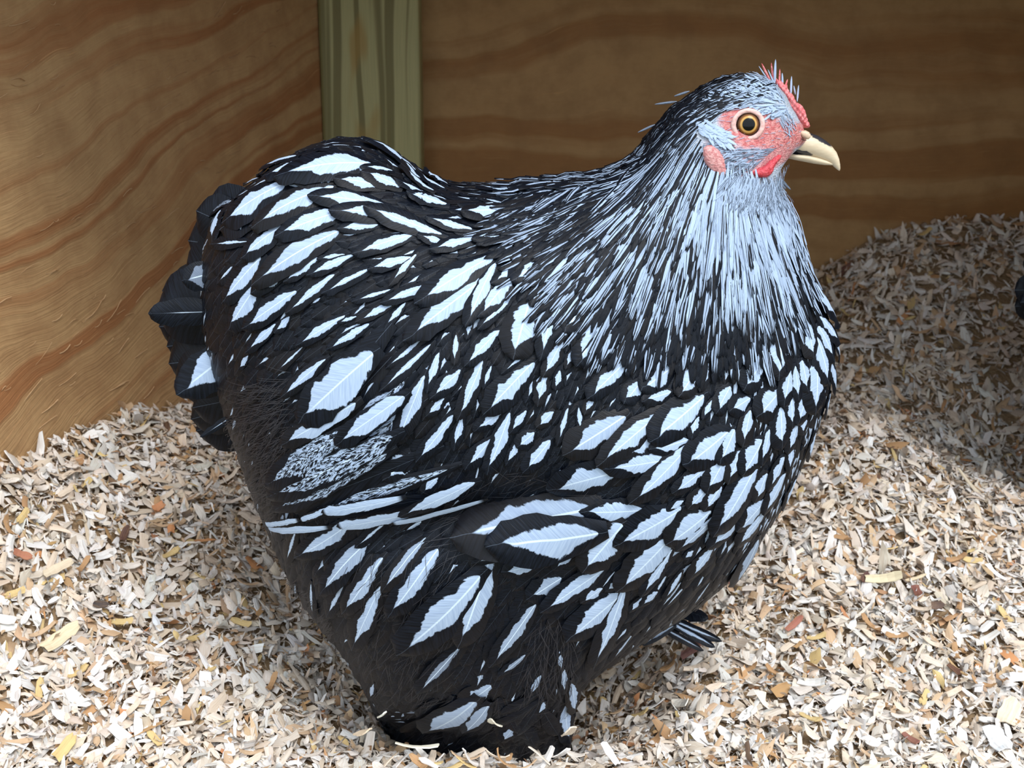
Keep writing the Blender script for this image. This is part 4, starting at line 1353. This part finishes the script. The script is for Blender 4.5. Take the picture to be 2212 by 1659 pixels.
# ---- comb, wattle, earlobe
v, f = inflate(z1([(1290, 330), (1310, 250), (1345, 290), (1365, 240), (1385, 330), (1412, 290), (1425, 380), (1460, 405), (1490, 470), (1540, 500), (1575, 570), (1590, 635), (1625, 690), (1590, 720), (1500, 720), (1440, 640), (1390, 540), (1330, 440)]), Y0, 0.0007, 1.35, smooth=2)
v[:, 1] += 0.0012 * np.sin(v[:, 0] * 1900) * np.sin(v[:, 2] * 1700) * np.sign(v[:, 1] - Y0)
link_mesh('comb', v - np.array(HB), f, M_COMB, HEN)
for sgn_ in (-1, 1):
    Pw, _ = hit(*z1([(1180, 1080)])[0])
    dw = abs(Pw.y - Y0)
    v, f = inflate(z1([(1040, 1100), (1120, 1065), (1200, 1030), (1270, 970), (1340, 930), (1370, 960), (1310, 1050), (1280, 1120), (1210, 1155), (1110, 1140)]), Y0 + sgn_ * (dw + 0.001), 0.0006, 0.8, smooth=2)
    link_mesh('wattle', v - np.array(HB), f, M_WATTLE, HEN)
    Pw, _ = hit(*z1([(790, 1020)])[0])
    dw = abs(Pw.y - Y0)
    v, f = inflate(z1([(670, 880), (760, 850), (850, 930), (885, 1040), (890, 1165), (810, 1150), (735, 1095), (680, 1000)]), Y0 + sgn_ * (dw + 0.0022), 0.0006, 0.5, smooth=2)
    link_mesh('earlobe', v - np.array(HB), f, M_EAR, HEN)


# ---- beak: two horn halves lofted along their length
def loft(secs, name, mat, nr=20, flat=1.0):
    """secs: (x, y zoom px centre, half height px, half width m, dark)"""
    V, D = [], []
    P = [at(*z1([(s[0], s[1])])[0], Y0) for s in secs]
    for i, s in enumerate(secs):
        t = (P[min(i + 1, len(P) - 1)] - P[max(i - 1, 0)]).normalized()
        up = Vector((0, 1, 0)).cross(t).normalized()
        if up.z < 0: up = -up
        hh = s[2] / 4.022 * Y0 / FPX
        for j in range(nr):
            a = 2 * PI * j / nr
            ca, sa = math.cos(a), math.sin(a)
            V.append(P[i] + up * hh * sa + Vector((0, 1, 0)) * s[3] * math.copysign(abs(ca) ** 0.9, ca))
            D.append(s[4] * sstep(0.2, 0.9, sa) + s[5] * sstep(0.2, 0.9, -sa))
    F = []
    for i in range(len(secs) - 1):
        for j in range(nr):
            F.append((i * nr + j, i * nr + (j + 1) % nr, (i + 1) * nr + (j + 1) % nr, (i + 1) * nr + j))
    n = len(V)
    V += [P[0], P[-1]]; D += [0, 0]
    for j in range(nr):
        F.append((n, (j + 1) % nr, j)); m = (len(secs) - 1) * nr
        F.append((n + 1, m + j, m + (j + 1) % nr))
    return link_mesh(name, np.array([tuple(v) for v in V]) - np.array(HB), F, mat, HEN, attrs={'dk': ('FLOAT', D)})


loft([(1430, 850, 70, 0.0078, 0.2, 0.8), (1500, 845, 95, 0.0080, 0.2, 1.3), (1570, 850, 100, 0.0076, 0.6, 1.2), (1640, 868, 94, 0.0068, 1.0, 0.6), (1700, 895, 84, 0.0058, 0.9, 0.0), (1750, 925, 72, 0.0048, 0.5, 0.0), (1795, 960, 56, 0.0037, 0.25, 0), (1825, 1000, 40, 0.0028, 0.1, 0),
      (1845, 1040, 26, 0.0019, 0, 0), (1858, 1066, 14, 0.0012, 0, 0), (1863, 1080, 4, 0.0005, 0, 0)], 'upper_beak', M_BEAK)
loft([(1390, 940, 26, 0.0066, 1.0, 0), (1480, 955, 32, 0.0064, 1.0, 0), (1570, 968, 36, 0.0056, 0.7, 0), (1660, 988, 34, 0.0046, 0.1, 0), (1740, 1008, 24, 0.0034, 0, 0), (1795, 1022, 12, 0.0020, 0, 0), (1812, 1028, 3, 0.0008, 0, 0)], 'lower_beak', M_BEAK)
Pw, _ = hit(*z1([(1545, 775)])[0])
DN = abs(Pw.y - Y0) if Pw is not None else 0.0085
q = NT('cere'); M_CERE = q.out(q.mix(q.noise(q.obj(), 900, 2), (0.62, 0.42, 0.28), (0.74, 0.56, 0.42)), 0.45, 0.4)
q = NT('nostril dark'); M_NOS = q.out((0.05, 0.025, 0.02, 1), 0.6, 0.2)
for sgn_ in (-1, 1):
    v, f = inflate(z1([(1500, 740), (1560, 720), (1610, 745), (1620, 790), (1590, 820), (1540, 805), (1510, 775)]), Y0 + sgn_ * (DN + 0.0002), 0.0005, 0.8, smooth=2)
    cere = link_mesh('nostril_flap', v - np.array(HB), f, M_CERE, HEN)
    v, f = inflate(z1([(1510, 785), (1540, 800), (1590, 812), (1612, 800), (1600, 822), (1550, 822), (1515, 800)]), Y0 + sgn_ * (DN + 0.0026), 0.0003, 0.9, smooth=1)
    link_mesh('nostril', v - np.array(HB), f, M_NOS, cere)

# ---- eyes
P, N = hit(*z1([(1064, 682)])[0])


def uv_sphere(r, sx=1, sy=1, sz=1, nu=32, nv=20):
    V = [(0, 0, r * sz)]
    for i in range(1, nv):
        a = PI * i / nv
        for j in range(nu):
            b = 2 * PI * j / nu
            V.append((r * sx * math.sin(a) * math.cos(b), r * sy * math.sin(a) * math.sin(b), r * sz * math.cos(a)))
    V.append((0, 0, -r * sz))
    F = [(0, 1 + j, 1 + (j + 1) % nu) for j in range(nu)]
    for i in range(nv - 2):
        for j in range(nu):
            a = 1 + i * nu
            F.append((a + j, a + nu + j, a + nu + (j + 1) % nu, a + (j + 1) % nu))
    n = len(V) - 1; a = 1 + (nv - 2) * nu
    F += [(n, a + (j + 1) % nu, a + j) for j in range(nu)]
    return V, F


def torus(R, r, sz=1.0, nu=40, nv=12):
    V, F = [], []
    for i in range(nu):
        a = 2 * PI * i / nu
        rr = r * (1 + 0.05 * math.sin(a * 7) * math.sin(a * 3))
        for j in range(nv):
            b = 2 * PI * j / nv
            V.append(((R + rr * math.cos(b)) * math.cos(a), rr * 0.75 * math.sin(b), (R + rr * math.cos(b)) * math.sin(a) * sz))
            F.append((i * nv + j, i * nv + (j + 1) % nv, ((i + 1) % nu) * nv + (j + 1) % nv, ((i + 1) % nu) * nv + j))
    return V, F


eyes = []
for sgn_ in (-1, 1):
    Pe = Vector((P.x, Y0 + sgn_ * abs(P.y - Y0), P.z))
    axis = Vector((-0.02 if sgn_ < 0 else -0.02, sgn_ * 1.0, 0.10)).normalized()
    rot = (-axis).to_track_quat('Y', 'Z')
    e = link_mesh('eye', *uv_sphere(0.0068, 1, 0.60, 1), M_EYE, HEN)
    e.rotation_mode = 'QUATERNION'; e.rotation_quaternion = rot
    e.location = Pe - HB + axis * 0.0008
    l = link_mesh('eyelid', *torus(0.0080, 0.0014, 0.95), M_LID, HEN)
    l.rotation_mode = 'QUATERNION'; l.rotation_quaternion = rot
    l.location = Pe - HB + axis * 0.0022

# ---- down: thin dark strands at thigh, vent and feet
dn = Batch()
DZ = [([(480, 900), (640, 900), (600, 1180), (720, 1330), (800, 1560), (860, 1640), (760, 1600), (700, 1400), (600, 1280), (540, 1120)], 900, (-0.75, 0.6), 60),
      ([(960, 1040), (1180, 1000), (1300, 1060), (1150, 1180), (980, 1200)], 110, (-0.85, 0.25), 90), ([(760, 1180), (1000, 1180), (980, 1560), (800, 1560)], 230, (-0.5, 0.85), 90),
      ([(1150, 1330), (1240, 1320), (1230, 1500), (1130, 1480)], 200, (-0.1, 1), 80), ([(900, 1500), (1240, 1500), (1230, 1640), (880, 1630)], 420, (-0.7, 0.5), 60),
      ([(540, 830), (640, 800), (640, 900), (520, 920)], 160, (-0.9, 0.25), 100)]
for poly, n, (dx, dy), lp in DZ:
    xs = [p[0] for p in poly]; ys = [p[1] for p in poly]
    c = 0; tr = 0
    n = int(n * 0.7)
    while c < n and tr < n * 20:
        tr += 1
        x, y = random.uniform(min(xs), max(xs)), random.uniform(min(ys), max(ys))
        if not in_poly(poly, x, y): continue
        P, N = hit(x, y)
        if P is None: continue
        a = random.gauss(0, 0.35)
        ddx, ddy = dx * math.cos(a) - dy * math.sin(a), dx * math.sin(a) + dy * math.cos(a)
        T = px_dir(P, N, ddx, ddy).normalized()
        k = (P - CAM).dot(FWD) / FPX
        dn.add(feather_geo(P, N, T, lp * k * random.uniform(0.4, 1.0), 1.1 * k, base=0.003, tilt=random.uniform(0.03, 0.12), nseg=5, nu=1, tipr=0.3, camber=0, rough=0, bend=random.uniform(-0.15, 0.15), conform=0.6), (0, 0, 0, 1))
        c += 1
dn.mirrored()
q = NT('down strand'); M_STRAND = q.out(q.mix(q.noise(q.obj(), 200, 2), (0.008, 0.008, 0.011), (0.045, 0.043, 0.052)), 0.5, 0.4)
o = dn.build('down', M_STRAND); o['kind'] = 'stuff'

# ---- feathered feet: toe feathers of the far foot reaching out over the shavings, and the near feet
for (x0, y0, x1, y1, wd, Yp, ww, gr) in [(1400, 1320, 1560, 1385, 30, 0.79, 0.25, 0.6), (1420, 1330, 1545, 1398, 24, 0.785, 0.35, 0.7), (1410, 1345, 1520, 1405, 22, 0.78, 0.2, 0.4), (1440, 1310, 1530, 1335, 40, 0.80, 0.0, 0.4),
                                         (1400, 1330, 1500, 1360, 40, 0.80, 0.0, 0.4), (1470, 1340, 1365, 1375, 26, 0.78, 0.3, 0.5), (1440, 1350, 1350, 1368, 24, 0.775, 0.3, 0.5), (1460, 1350, 1385, 1392, 24, 0.772, 0.3, 0.5)]:
    A, B = at(x0, y0, Yp), at(x1, y1, Yp - 0.015)
    t = B - A; N = (Vector((0, -0.6, 0.8)) - t.normalized() * Vector((0, -0.6, 0.8)).dot(t.normalized())).normalized()
    b = Batch(); b.add(feather_geo(A, N, t.normalized(), t.length, wd / 3600, nseg=8, nu=4, conform=0, tilt=0, camber=0.3), (ww, 0.95, 0.0, gr)); b.build('foot_feather')
for i in range(26):
    x0 = random.uniform(930, 1180); y0 = random.uniform(1490, 1560)
    a = random.uniform(-0.9, 0.35)
    Lp = random.uniform(90, 160)
    dirx, diry = math.sin(a), math.cos(a) * 0.6
    P, N = hit(x0, y0)
    if P is None: continue
    T = px_dir(P, N, dirx, diry).normalized()
    k = (P - CAM).dot(FWD) / FPX
    b = Batch(); b.add(feather_geo(P, N, T, Lp * k, 36 * k, base=0.002, tilt=0.10, nseg=8, nu=4, conform=0.7), (0.0, 0.8, 0.0, 0.8)); b.build('foot_feather')

# ------------------------------------------------------------------ second hen, mostly outside the frame at the right
H2 = HEN.copy(); COL.objects.link(H2)
for ch in [c for c in bpy.data.objects if c.parent == HEN]:
    c2 = ch.copy(); COL.objects.link(c2); c2.parent = H2
    for g_ in [g for g in bpy.data.objects if g.parent == ch]:
        g2 = g_.copy(); COL.objects.link(g2); g2.parent = c2
H2.scale = (0.82, 0.82, 0.82)
H2.location = (0.586, 1.00, 0.028)
tag(H2, 'second black laced hen of which only an edge shows at the right of the picture', 'hen')
